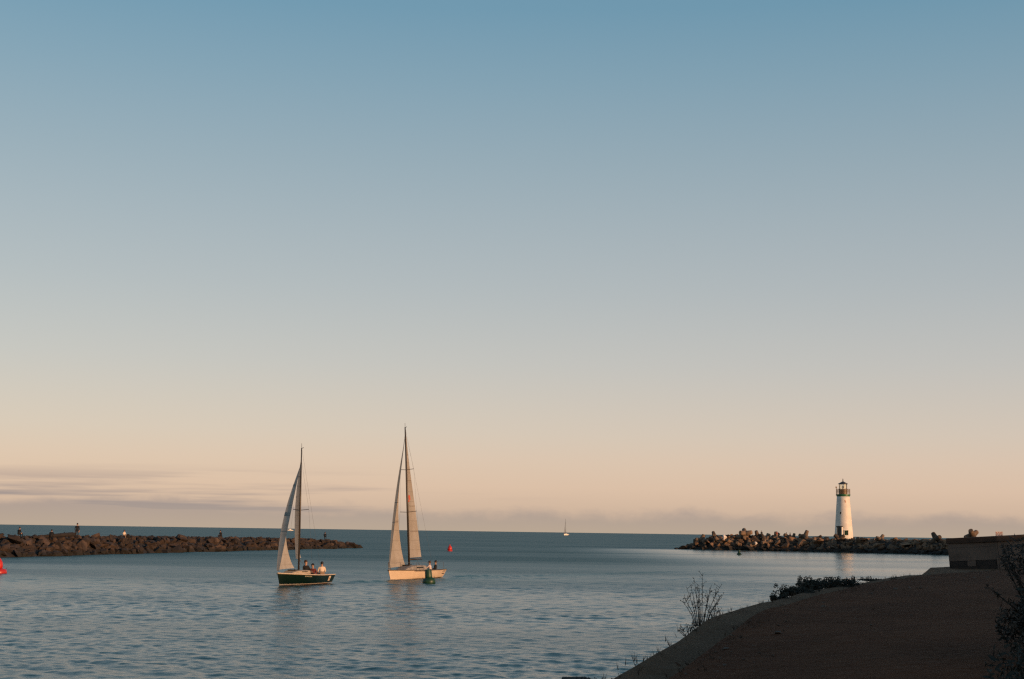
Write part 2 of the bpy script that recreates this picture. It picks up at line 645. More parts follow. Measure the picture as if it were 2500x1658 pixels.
def rock_set(m, n=9, base=0):
    out = []
    for k in range(n):
        me = rock_mesh(base + k, (1, rnd.uniform(.7, 1), rnd.uniform(.5, .95)), rnd.choice((9, 10, 12)))
        me.materials.append(m)
        out.append(me)
    return out


def joined_rocks(name, meshes, places, m, parent):
    """many small rocks as one part"""
    mb = MB()
    for loc, rot, s in places:
        me = rnd.choice(meshes)
        M = Matrix.Translation(loc) @ Matrix.Rotation(rot[2], 4, 'Z') @ Matrix.Rotation(rot[0], 4, 'X') @ Matrix.Diagonal((s, s, s, 1))
        mb.add([M @ v.co for v in me.vertices], [tuple(p.vertices) for p in me.polygons])
    o = mb.build(name, m, parent)
    tag(o, kind='stuff')
    return o


def core(name, axis, prof, m, parent):
    """earth core of a jetty: axis points (x, y, z_top, scale), prof (offset to viewer's side, z factor)"""
    mb = MB()
    ax = np.array(axis, float)
    tan = np.gradient(ax[:, :2], axis=0)
    tan /= np.linalg.norm(tan, axis=1)[:, None]
    rows = []
    for (x, y, zt, sc), (tx, ty) in zip(axis, tan):
        nx, ny = ty, -tx
        rows.append([(x + nx * o_ * sc, y + ny * o_ * sc, zt * k if k > 0 else -1.2) for o_, k in prof])
    mb.grid(rows)
    for r_, rev in ((rows[0], False), (rows[-1], True)):
        f = tuple(range(len(r_)))
        mb.add(r_, [f[::-1] if rev else f])
    return mb.build(name, m, parent)


def at_axis(axis, u):
    """point, unit tangent, top height and width scale at fraction u of the axis"""
    pts = np.array(axis, float)
    d = np.r_[0, np.cumsum(np.linalg.norm(np.diff(pts[:, :2], axis=0), axis=1))]
    t = u * d[-1]
    v = [np.interp(t, d, pts[:, k]) for k in range(4)]
    v2 = [np.interp(min(t + .5, d[-1]), d, pts[:, k]) for k in range(2)]
    v1 = [np.interp(max(t - .5, 0), d, pts[:, k]) for k in range(2)]
    tx, ty = v2[0] - v1[0], v2[1] - v1[1]
    l = math.hypot(tx, ty)
    return v[0], v[1], v[2], v[3], tx / l, ty / l, d[-1]


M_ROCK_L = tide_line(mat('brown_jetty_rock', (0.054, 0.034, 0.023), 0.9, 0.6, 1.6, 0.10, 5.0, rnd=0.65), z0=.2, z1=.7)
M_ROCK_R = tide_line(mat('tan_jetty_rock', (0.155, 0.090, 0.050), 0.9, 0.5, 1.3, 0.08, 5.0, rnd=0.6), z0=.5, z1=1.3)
M_CORE = mat('jetty_core_rubble', (0.030, 0.021, 0.015), 0.95, 0.5, 0.8, 0.2, 2.0)
M_CONC = mat('weathered_concrete', (0.16, 0.105, 0.066), 0.9, 0.45, 0.9, 0.03, 6.0, rnd=0.45)
M_PALE = mat('bleached_rock', (0.72, 0.66, 0.60), 0.8, 0.2, 2.0)

# left jetty: centre line (x, y, top height, width scale)
AXL = [(-62, 120, 2.0, 1.1), (-57.5, 133, 2.0, 1.05), (-54.0, 147, 2.0, 1.0), (-50.9, 165, 1.9, 1.0), (-46.0, 190, 1.85, 1.0), (-39.4, 219, 1.62, 1.0),
       (-33.2, 242, 1.45, 0.9), (-30.2, 252, 0.75, 0.7), (-28.2, 256.5, 0.1, 0.45)]
# viewer's side of this jetty is +X (to the right of the direction of travel)
jetty_l = empty('rock_jetty', (-46, 190, 0))
inv_l = Vector((46, -190, 0))


def local_axis(ax, org):
    return [(x - org[0], y - org[1], z, s) for x, y, z, s in ax]


AXL_ = local_axis(AXL, (-46, 190))
tag(jetty_l, 'low brown boulder jetty reaching in from the left behind the green boat', 'jetty')
core('core', AXL_, [(-7.5, -1), (-5.5, 0.0), (-2.2, 0.82), (2.0, 0.82), (4.6, 0.1), (6.5, -1)], M_CORE, jetty_l)
ROCKS_L = rock_set(M_ROCK_L, 9, 100)


def jetty_rocks(ax, L, meshes, parent, cols, slope, size, crest_rows, seed, u0=0.0, u1=1.0):
    r = random.Random(seed)
    n = 0
    for c in range(cols):
        u = u0 + (u1 - u0) * (c + 0.5) / cols
        for (o_, zk, sz) in slope + crest_rows:
            uu = min(max(u + r.uniform(-.45, .45) * (u1 - u0) / cols, 0), 1)
            x, y, zt, sc, tx, ty, _ = at_axis(ax, uu)
            nx, ny = ty, -tx
            off = (o_ + r.uniform(-.35, .35)) * sc
            s = sz * size * (r.uniform(0.6, 1.15) if r.random() < .8 else r.uniform(1.2, 1.6))
            z = zt * zk + r.uniform(-.12, .12)
            k = link_mesh('rock', r.choice(meshes), parent, (x + nx * off, y + ny * off, z),
                          (r.uniform(-.5, .5), r.uniform(-.5, .5), r.uniform(0, 6.28)),
                          (s * r.uniform(.9, 1.25), s, s * r.uniform(.8, 1.1)))
            n += 1
    return n


# rows: (distance from centre line towards viewer, height factor, size)
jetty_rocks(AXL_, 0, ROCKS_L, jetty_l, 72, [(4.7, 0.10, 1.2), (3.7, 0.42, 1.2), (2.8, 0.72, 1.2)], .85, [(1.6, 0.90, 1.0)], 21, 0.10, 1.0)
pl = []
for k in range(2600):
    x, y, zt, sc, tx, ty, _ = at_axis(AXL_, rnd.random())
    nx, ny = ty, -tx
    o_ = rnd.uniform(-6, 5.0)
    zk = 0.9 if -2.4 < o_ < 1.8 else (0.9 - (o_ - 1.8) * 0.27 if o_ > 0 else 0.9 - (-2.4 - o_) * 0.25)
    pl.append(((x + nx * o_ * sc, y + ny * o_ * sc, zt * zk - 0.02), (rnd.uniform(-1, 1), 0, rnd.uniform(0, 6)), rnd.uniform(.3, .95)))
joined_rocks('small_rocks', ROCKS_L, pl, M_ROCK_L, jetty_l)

# right jetty with the lighthouse
AXR = [(38.2, 312.5, 0.2, 0.5), (40.5, 311.5, 1.3, 0.75), (44.0, 310.5, 2.7, 0.95), (50.0, 310.0, 3.1, 1.0), (57.0, 308.0, 2.7, 1.0), (66.0, 303.5, 2.6, 1.05),
       (76.0, 296.0, 2.6, 1.1), (86.0, 285.0, 2.6, 1.1), (97.0, 268.0, 2.7, 1.1), (110, 246, 2.8, 1.1), (124, 220, 3.0, 1.1)]
# here the viewer is at -Y, which is right of the direction of travel
jetty_r = empty('rock_jetty', (70, 300, 0))
AXR_ = local_axis(AXR, (70, 300))
tag(jetty_r, 'sunlit boulder and concrete block jetty carrying the white lighthouse', 'jetty')
core('core', AXR_, [(-12, -1), (-9.0, 0.0), (-5.0, 0.9), (2.6, 0.9), (5.6, 0.1), (7.5, -1)], M_CORE, jetty_r)
ROCKS_R = rock_set(M_ROCK_R, 9, 300)
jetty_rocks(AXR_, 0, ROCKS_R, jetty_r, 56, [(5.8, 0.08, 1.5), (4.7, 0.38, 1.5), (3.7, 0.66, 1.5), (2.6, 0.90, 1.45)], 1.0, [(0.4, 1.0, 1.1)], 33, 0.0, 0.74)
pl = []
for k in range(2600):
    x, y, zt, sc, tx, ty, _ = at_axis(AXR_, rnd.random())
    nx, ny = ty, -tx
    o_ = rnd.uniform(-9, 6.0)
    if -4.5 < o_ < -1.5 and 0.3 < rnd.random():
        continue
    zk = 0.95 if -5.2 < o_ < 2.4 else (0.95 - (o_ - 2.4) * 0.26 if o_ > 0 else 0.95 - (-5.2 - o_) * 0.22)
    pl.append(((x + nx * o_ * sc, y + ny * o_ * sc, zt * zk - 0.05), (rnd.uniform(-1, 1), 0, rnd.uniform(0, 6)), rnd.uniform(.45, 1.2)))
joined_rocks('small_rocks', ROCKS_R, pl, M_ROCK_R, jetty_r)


def quadripod_mesh(leg=1.65, r0=0.62, r1=0.46, m=M_CONC):
    mb = MB()
    dirs = [Vector((0, 0, 1)), Vector((0.943, 0, -0.333)), Vector((-0.471, 0.816, -0.333)), Vector((-0.471, -0.816, -0.333))]
    for d in dirs:
        mb.tube([d * -0.2, d * 0.35, d * (leg - 0.06), d * leg], [r0 * 0.9, r0, r1, r1 * 0.88], 10)
    return mb.mesh('quadripod', m, True)


QUAD = quadripod_mesh()
for p_ in QUAD.polygons:
    if len(p_.vertices) > 4:
        p_.use_smooth = False
# interlocked concrete armour units on the seaward head of the jetty
rq = random.Random(5)
for k in range(34):
    u = rq.uniform(0.02, 0.34)
    x, y, zt, sc, tx, ty, _ = at_axis(AXR_, u)
    o_ = rq.uniform(-1.0, 4.8)
    zk = 1.02 if o_ < 2 else 1.02 - (o_ - 2) * 0.3
    s = rq.uniform(.55, .85)
    link_mesh('quadripod', QUAD, jetty_r, (x + ty * o_ * sc, y - tx * o_ * sc, zt * zk + 0.1),
              (rq.uniform(0, 6), rq.uniform(0, 6), rq.uniform(0, 6)), (s, s, s))

for loc, rot, s, lab in (
        ((90.2, 279.5, 3.75), (R(62), R(8), R(120)), 0.98, 'concrete armour block with two stubby legs raised above the hut roof line'),
        ((84.3, 283.5, 3.0), (R(72), R(24), R(10)), 0.88, 'long tilted concrete armour block left of the hut on the jetty crest'),
        ((62.6, 303.6, 3.15), (R(14), R(16), R(40)), 0.80, 'concrete armour leg standing up left of the lighthouse'),
        ((50.4, 306.5, 3.5), (R(50), R(70), R(20)), 0.95, 'biggest rounded concrete block topping the seaward end of the lighthouse jetty')):
    o = link_mesh('quadripod', QUAD, None, loc, rot, (s, s, s))
    tag(o, lab, 'armour block', 'loose concrete armour blocks on the lighthouse jetty')
for loc, s, lab in (((45.6, 303.9, 2.75), 1.0, 'bright white boulder near the seaward tip of the lighthouse jetty'),
                    ((52.2, 303.6, 1.55), 0.62, 'small white stone low on the lighthouse jetty below the biggest block')):
    me = rock_mesh(77, (1, .8, 1.2))
    me.materials.append(M_PALE)
    tag(link_mesh('boulder', me, None, loc, (0.2, 0.1, 1), (s, s, s)), lab, 'rock')
me = rock_mesh(78, (1.6, 1, .5))
me.materials.append(mat('wet_dark_rock', (0.02, 0.018, 0.016), 0.6))
tag(link_mesh('boulder', me, None, (36.2, 309.5, 0.1), (0, 0, .2), (1.0, 1.0, .9)), 'dark wet rock awash off the tip of the lighthouse jetty', 'rock')

# ------------------------------------------------------------------ lighthouse
M_WHITE = mat('white_tower_paint', (0.76, 0.69, 0.60), 0.6, 0.14, 0.7, 0.01, 3.0)
M_GREEN = mat('green_trim_paint', (0.015, 0.13, 0.045), 0.45, 0.3, 2.0)
M_BRONZE = mat('bronze_railing', (0.23, 0.13, 0.055), 0.5, 0.3, 2.0)
M_DARKROOF = mat('dark_roof_metal', (0.035, 0.028, 0.022), 0.5)
M_DARK = mat('dark_opening', (0.018, 0.018, 0.014), 0.6)
M_DOOR = mat('dark_bronze_door', (0.035, 0.028, 0.02), 0.5)
M_GLASS = glass_mat('lantern_glass', (0.93, 0.96, 0.95), 0.14)
M_WIN = mat('dark_window_glass', (0.016, 0.03, 0.018), 0.12)


def build_lighthouse():
    t = empty('lighthouse', (71.0, 304.5, 2.55))
    tag(t, 'white tapered lighthouse with green gallery band and dark lantern roof', 'lighthouse')
    H = 9.1
    rb, rt = 2.0, 1.33
    rad = lambda z: rb + (rt - rb) * (z / H) ** 0.92
    mb = MB()
    mb.lathe([(rad(H * k / 16), H * k / 16) for k in range(17)], 48)
    mb.build('tower', M_WHITE, t, True)
    MB().lathe([(2.25, -0.6), (2.25, 0.05), (2.12, 0.14)], 40).build('plinth', mat('plinth_concrete', (.38, .33, .28), .9, .3), t)
    # green gallery deck with a moulded edge
    MB().lathe([(1.30, H), (1.40, H + .06), (1.40, H + .18), (1.52, H + .24), (1.52, H + .44), (1.30, H + .47)], 48).build('gallery', M_GREEN, t)
    zb = H + .46
    MB().lathe([(.88, zb), (.88, zb + .95), (.94, zb + .97), (.94, zb + 1.05), (.8, zb + 1.06)], 32).build('lantern_wall', M_BRONZE, t)
    # gallery railing
    for k in range(14):
        a = 2 * math.pi * k / 14 + 0.1
        x, y = 1.44 * math.cos(a), 1.44 * math.sin(a)
        MB().tube([(x, y, zb - .02), (x, y, zb + 1.12)], .035, 6).build('railing_post', M_BRONZE, t)
    for zz in (.3, .58, .85, 1.1):
        pts = [(1.44 * math.cos(2 * math.pi * k / 28), 1.44 * math.sin(2 * math.pi * k / 28), zb + zz) for k in range(29)]
        MB().tube(pts, .028, 5, cap=False).build('rail', M_BRONZE, t)
    # instrument mast on the gallery edge
    a = R(182)
    MB().tube([(1.46 * math.cos(a), 1.46 * math.sin(a), zb), (1.46 * math.cos(a), 1.46 * math.sin(a), zb + 1.5)], .06, 6).box(
        (1.46 * math.cos(a), 1.46 * math.sin(a), zb + 1.5), (.3, .2, .22)).build('sensor_post', M_BRONZE, t)
    zl = zb + 1.05
    gh = 1.12
    n = 8
    for k in range(n):
        a0, a1 = 2 * math.pi * k / n, 2 * math.pi * (k + 1) / n
        p0, p1 = (.82 * math.cos(a0), .82 * math.sin(a0)), (.82 * math.cos(a1), .82 * math.sin(a1))
        MB().add([(*p0, zl), (*p1, zl), (*p1, zl + gh), (*p0, zl + gh)], [(0, 1, 2, 3)]).build('lantern_pane', M_GLASS, t)
        MB().tube([(*p0, zl), (*p0, zl + gh)], .045, 6).build('mullion', M_DARKROOF, t)
    MB().tube([(0, 0, zl - .1), (0, 0, zl + .25)], .1, 8).lathe([(.16, .25), (.2, .4), (.2, .62), (.12, .75)], 12, (0, 0, zl)).build(
        'lamp', mat('lamp_lens', (.5, .45, .35), .2), t)
    zr = zl + gh
    rf = MB().lathe([(.84, zr - .04), (1.04, zr), (1.04, zr + .07), (.72, zr + .25), (.34, zr + .44), (.14, zr + .58), (.05, zr + .62)], 24).build('roof', M_DARKROOF, t)
    MB().lathe([(.05, zr + .58), (.05, zr + .72), (.13, zr + .78), (.15, zr + .86), (.10, zr + .95), (.035, zr + 1.0), (.03, zr + 1.25)], 12).build('finial', M_DARKROOF, rf)
    # facing: local -Y is towards the viewer; angles measured from there, right positive
    def face(ang, z):
        r_ = rad(z)
        M = Matrix.Rotation(R(ang), 4, 'Z')
        return M, Vector((r_ * math.sin(R(ang)), -r_ * math.cos(R(ang)), z))
    # entrance: projecting white surround, dark recessed door
    M, p = face(-24 - 13, 1.2)
    d = MB()
    d.box(p + M @ Vector((0, -.12, .1)), (.92, .5, 2.6), M)
    dr = d.build('door', M_DOOR, t)
    for sx in (-1, 1):
        MB().box(p + M @ Vector((sx * .54, -.20, .12)), (.16, .5, 2.68), M).build('door_jamb', M_WHITE, t)
    MB().box(p + M @ Vector((0, -.20, 1.55)), (1.36, .56, .2), M).build('door_lintel', mat('dark_lintel', (.05, .04, .03), .7), t)
    MB().box(p + M @ Vector((.32, -.40, -.05)), (.06, .06, .14), M).build('handle', M_BRONZE, dr)
    # window
    M, p = face(15 - 13, 1.45)
    wn = MB().box(p + M @ Vector((0, 0.02, 0)), (.84, .16, .98), M).build('window', M_WIN, t)
    for sx in (-1, 1):
        MB().box(p + M @ Vector((sx * .45, -.02, 0)), (.08, .2, 1.12), M).build('window_frame', M_WHITE, wn)
    for sz in (-1, 1):
        MB().box(p + M @ Vector((0, -.02, sz * .53)), (.82, .2, .08), M).build('window_frame', M_WHITE, wn)
    MB().box(p + M @ Vector((0, -.085, 0)), (.04, .03, .98), M).build('glazing_bar', M_GREEN, wn)
    # slit window and rust mark plate higher up
    M, p = face(-22 - 13, 5.6)
    MB().box(p, (.22, .1, .5), M).build('slit_window', M_DARK, t)
    M, p = face(17 - 13, 8.0)
    MB().box(p, (.14, .08, .5), M).box(p + M @ Vector((-.09, 0, .2)), (.18, .07, .1), M).build('wall_bracket', mat('rust', (.42, .15, .06), .8), t)


build_lighthouse()

# warning sign further along the jetty crest, its lettering too small to read
sg = empty('warning_sign', (92.4, 270.5, 2.6))
tag(sg, 'small white sign with red markings on the jetty above the hut roof', 'sign')
MSG = mat('sign_white', (.62, .55, .5), .6, .2)
MB().box((0, 0, 1.55), (1.4, .05, .85)).build('sign_board', MSG, sg)
mb = MB()
for z_, segs in ((1.76, [(-.55, .3), (-.1, .22), (.35, .36)]), (1.52, [(-.45, .4), (.2, .5)]), (1.3, [(-.5, .25), (0.0, .3), (.42, .2)])):
    for x_, w_ in segs:
        mb.box((x_, -.032, z_), (w_, .012, .1))
mb.build('sign_marking', mat('sign_red', (.35, .06, .04), .6), sg)
for sx in (-.45, .45):
    MB().tube([(sx, .06, -.8), (sx, .06, 1.9)], .05, 6).build('post', mat('sign_post', (.1, .08, .06), .7), sg)

# ------------------------------------------------------------------ hut on the sand at the right
def build_hut():
    t = empty('beach_hut', (20.40, 60.0, 2.12), (0, R(-3.6), R(-12)))
    tag(t, 'low grey hut with thick dark flat roof on the sand at right', 'hut')
    MW = mat('grey_concrete_panel', (0.135, 0.096, 0.075), .9, .3, 1.2, .008, 9)
    MD = mat('dark_skirt_board', (0.03, 0.022, 0.018), .9, .3)
    MR = mat('brown_roof_fascia', (0.045, 0.026, 0.016), .85, .35, 2)
    # local origin at the near corner; left face runs to -X, right face runs back along +X+Y
    th = R(36)
    lx, ly = -math.cos(R(6)), math.sin(R(6))
    rx, ry = math.cos(th), math.sin(th)
    WL, WR = 1.93, 4.6
    M = lambda dx, dy: Matrix.Rotation(math.atan2(dy, dx), 4, 'Z')
    c0 = Vector((0, 0, 0))
    L = Vector((lx, ly, 0))
    Rr = Vector((rx, ry, 0))
    nL = Vector((-ly, lx, 0)) * (1 if -lx * 0 + lx > 0 else 1)
    if nL.y > 0:
        nL = -nL
    nR = Vector((ry, -rx, 0))
    # inner box so that no gap opens between the boards
    mb = MB()
    q = [c0, c0 + Rr * WR, c0 + Rr * WR + L * WL, c0 + L * WL]
    q = [Vector((p.x, p.y, 0)) for p in q]
    mb.add([(p.x, p.y, -.6) for p in q] + [(p.x, p.y, 1.0) for p in q],
           [(0, 3, 2, 1), (4, 5, 6, 7), (0, 1, 5, 4), (1, 2, 6, 5), (2, 3, 7, 6), (3, 0, 4, 7)])
    mb.build('wall', MD, t)
    zs = [(-.5, .02, MD), (.27, .815, MW), (.822, 1.0, MW)]
    for z0, z1, m in zs:
        MB().box(c0 + L * WL / 2 + nL * .03 + Vector((0, 0, (z0 + z1) / 2)), (WL, .06, z1 - z0), M(lx, ly)).build('wall_panel', m, t)
        MB().box(c0 + Rr * (WR / 2 + .04) + nR * .03 + Vector((0, 0, (z0 + z1) / 2)), (WR, .06, z1 - z0), M(rx, ry)).build('wall_panel', MW, t)
    for a_, b_ in ((.05, .85), (1.22, 1.9)):
        MB().box(c0 + L * (a_ + b_) / 2 + nL * .025 + Vector((0, 0, .145)), (b_ - a_, .05, .235), M(lx, ly)).build('vent_panel', MD, t)
    MB().box(c0 + L * 1.035 + nL * .032 + Vector((0, 0, .145)), (.34, .06, .235), M(lx, ly)).build('wall_panel', MW, t)
    MB().box(c0 + Rr * (WR / 2 + .04) + nR * .028 + Vector((0, 0, .145)), (WR, .056, .235), M(rx, ry)).build('wall_panel', MW, t)
    MB().box(c0 + nL * .03 + nR * .024 + Vector((0, 0, .25)), (.074, .056, 1.49), M(lx, ly)).build('corner_post', MW, t)
    # roof slab overhanging both faces
    e = .10
    n0 = c0 + nL * e + nR * e * .8 - L * 0 
    q = [n0, c0 + Rr * (WR + .1) + nR * e, c0 + Rr * (WR + .1) + L * (WL + .06), c0 + L * (WL + .06) + nL * e]
    mb = MB()
    mb.add([(p.x, p.y, 1.0) for p in q] + [(p.x, p.y, 1.23) for p in q],
           [(0, 3, 2, 1), (4, 5, 6, 7), (0, 1, 5, 4), (1, 2, 6, 5), (2, 3, 7, 6), (3, 0, 4, 7)])
    mb.build('roof', MR, t, bevel=.015)


build_hut()

# ------------------------------------------------------------------ boats
M_ALU = mat('dark_mast_alloy', (0.045, 0.036, 0.028), .4, metal=0.2)
M_ROPE = mat('rigging_wire', (0.10, 0.09, 0.08), .5)
SAILA = sail_mat('sail_white', (0.48, 0.455, 0.42))
SAILB = sail_mat('sail_cream', (0.47, 0.42, 0.36), .48)
SAILD = sail_mat('sail_dark', (0.16, 0.12, 0.13))


def hull_mesh(L, B, F0, F1, xb, rows_mat, mats, stern=0.8, rake=0.6, counter=0.55):
    """x forward. xb = x of stem head. F0/F1 freeboard bow/stern."""
    NS = 33
    zfr = [1.0, 0.93, 0.80, 0.62, 0.44, 0.30, 0.20, 0.12, 0.05, -0.06, -0.3, -0.6]
    port, star = [], []
    for i in range(NS):
        t_ = (i / (NS - 1))
        t_ = t_ ** 1.15
        f = (1 - (1 - min(t_ / .58, 1)) ** 2.1)
        if t_ > .58:
            f = 1 - (1 - stern) * ((t_ - .58) / .42) ** 1.7
        bd = B / 2 * f + 0.012
        F = F0 + (F1 - F0) * t_ - 0.06 * math.sin(math.pi * t_)
        col = []
        for k in zfr:
            z = F * k if k > 0 else k * 0.9
            hh = max(0.0, min(1.0, z / F))
            # section fullness: widest at deck amidships, flared forward, tucked up aft
            tuck = 0.80 - 0.25 * (1 - t_) ** 3 - counter * max(0, t_ - .62) / .38
            if z >= 0:
                wd = tuck + (1 - tuck) * hh ** (0.62 if t_ > .3 else 0.8)
            else:
                wd = tuck * max(0.0, 1 - (z / -0.56)) ** .5
            x = xb - L * t_
            x -= (1 - hh) * 0.24 * max(0, 1 - t_ * 3)          # raked stem
            x += (1 - hh) * rake * max(0, (t_ - .72) / .28)      # overhanging stern
            if z < 0 and t_ > .86:
                wd *= 0.2
            col.append((x, bd * wd, z))
        port.append(col)
        star.append([(x, -y, z) for x, y, z in col])
    mb = MB()
    K = len(zfr)

    def side(cols, flip):
        vs = [p for c in cols for p in c]
        for j in range(K - 1):
            fs = []
            for i in range(NS - 1):
                a, b, c, d = i * K + j, i * K + j + 1, (i + 1) * K + j + 1, (i + 1) * K + j
                fs.append((a, d, c, b) if flip else (a, b, c, d))
            o = len(mb.v)
            mb.f += [tuple(q + o0 for q in f_) for f_ in fs for o0 in [base]]
            mb.m += [rows_mat[j]] * len(fs)

    for cols, flip in ((port, False), (star, True)):
        base = len(mb.v)
        mb.v += [p for c in cols for p in c]
        side(cols, flip)
    # transom
    tr = port[-1] + star[-1][::-1]
    mb.add(tr, [tuple(range(len(tr)))], rows_mat[2])
    me = mb.mesh('hull', mats, True)
    return me, port


def deck_mesh(port, camber=0.06, drop=0.02, well=None):
    """deck; well = (t0, t1, depth) opens a cockpit with side walls and a sole"""
    ks = (1, .62, .33, 0, -.33, -.62, -1)
    rows = []
    for c in port:
        x, y, z = c[0]
        rows.append([(x, y * k, z - drop + camber * (1 - k * k)) for k in ks])
    mb = MB()
    if not well:
        return mb.grid(rows)
    n = len(rows)
    i0, i1 = int(well[0] * (n - 1)), int(well[1] * (n - 1))
    vs = [p for r_ in rows for p in r_]
    fs = []
    for i in range(n - 1):
        for j in range(6):
            if i0 <= i < i1 and 1 <= j <= 4:
                continue
            fs.append((i * 7 + j, i * 7 + j + 1, (i + 1) * 7 + j + 1, (i + 1) * 7 + j))
    mb.add(vs, fs)
    lo = lambda p: (p[0], p[1] * .9, p[2] - well[2])
    for j in (1, 5):
        mb.grid([[rows[i][j] for i in range(i0, i1 + 1)], [lo(rows[i][j]) for i in range(i0, i1 + 1)]])
    for i in (i0, i1):
        mb.grid([[rows[i][j] for j in range(1, 6)], [lo(rows[i][j]) for j in range(1, 6)]])
    mb.grid([[lo(rows[i][j]) for j in range(1, 6)] for i in range(i0, i1 + 1)])
    return mb


def sail_grid(luff, chord, nu=11, nv=26, camber=.12):
    """luff(v)->Vector, chord(v)->Vector (luff to leech), leeward is -y"""
    rows = []
    for j in range(nv):
        v = j / (nv - 1)
        l, c = luff(v), chord(v)
        n = Vector((-c.y, c.x, 0))
        if n.length > 1e-6:
            n.normalize()
        if n.y > 0:
            n = -n
        row = []
        for i in range(nu):
            u = i / (nu - 1)
            b = camber * c.length * (1 - (abs(u - .42) / (.42 if u < .42 else .58)) ** 2)
            row.append(l + c * u + n * b)
        rows.append(row)
    return rows


def solid_sail(rows, th=0.006):
    mb = MB().grid([[tuple(p) for p in r] for r in rows])
    return mb


def patch(rows, u0, u1, v0, v1, off, n=5):
    """small cloth patch lying on a sail, off metres proud of it, both sides"""
    nv, nu = len(rows), len(rows[0])

    def at(u, v):
        fu, fv = u * (nu - 1), v * (nv - 1)
        i, j = min(int(fu), nu - 2), min(int(fv), nv - 2)
        a, b = fu - i, fv - j
        return (rows[j][i] * (1 - a) + rows[j][i + 1] * a) * (1 - b) + (rows[j + 1][i] * (1 - a) + rows[j + 1][i + 1] * a) * b
    mb = MB()
    for s in (1, -1):
        g = [[at(u0 + (u1 - u0) * a / (n - 1), v0 + (v1 - v0) * b / (n - 1)) + Vector((0, s * off, 0)) for a in range(n)] for b in range(n)]
        mb.grid([[tuple(p) for p in r] for r in g])
    return mb


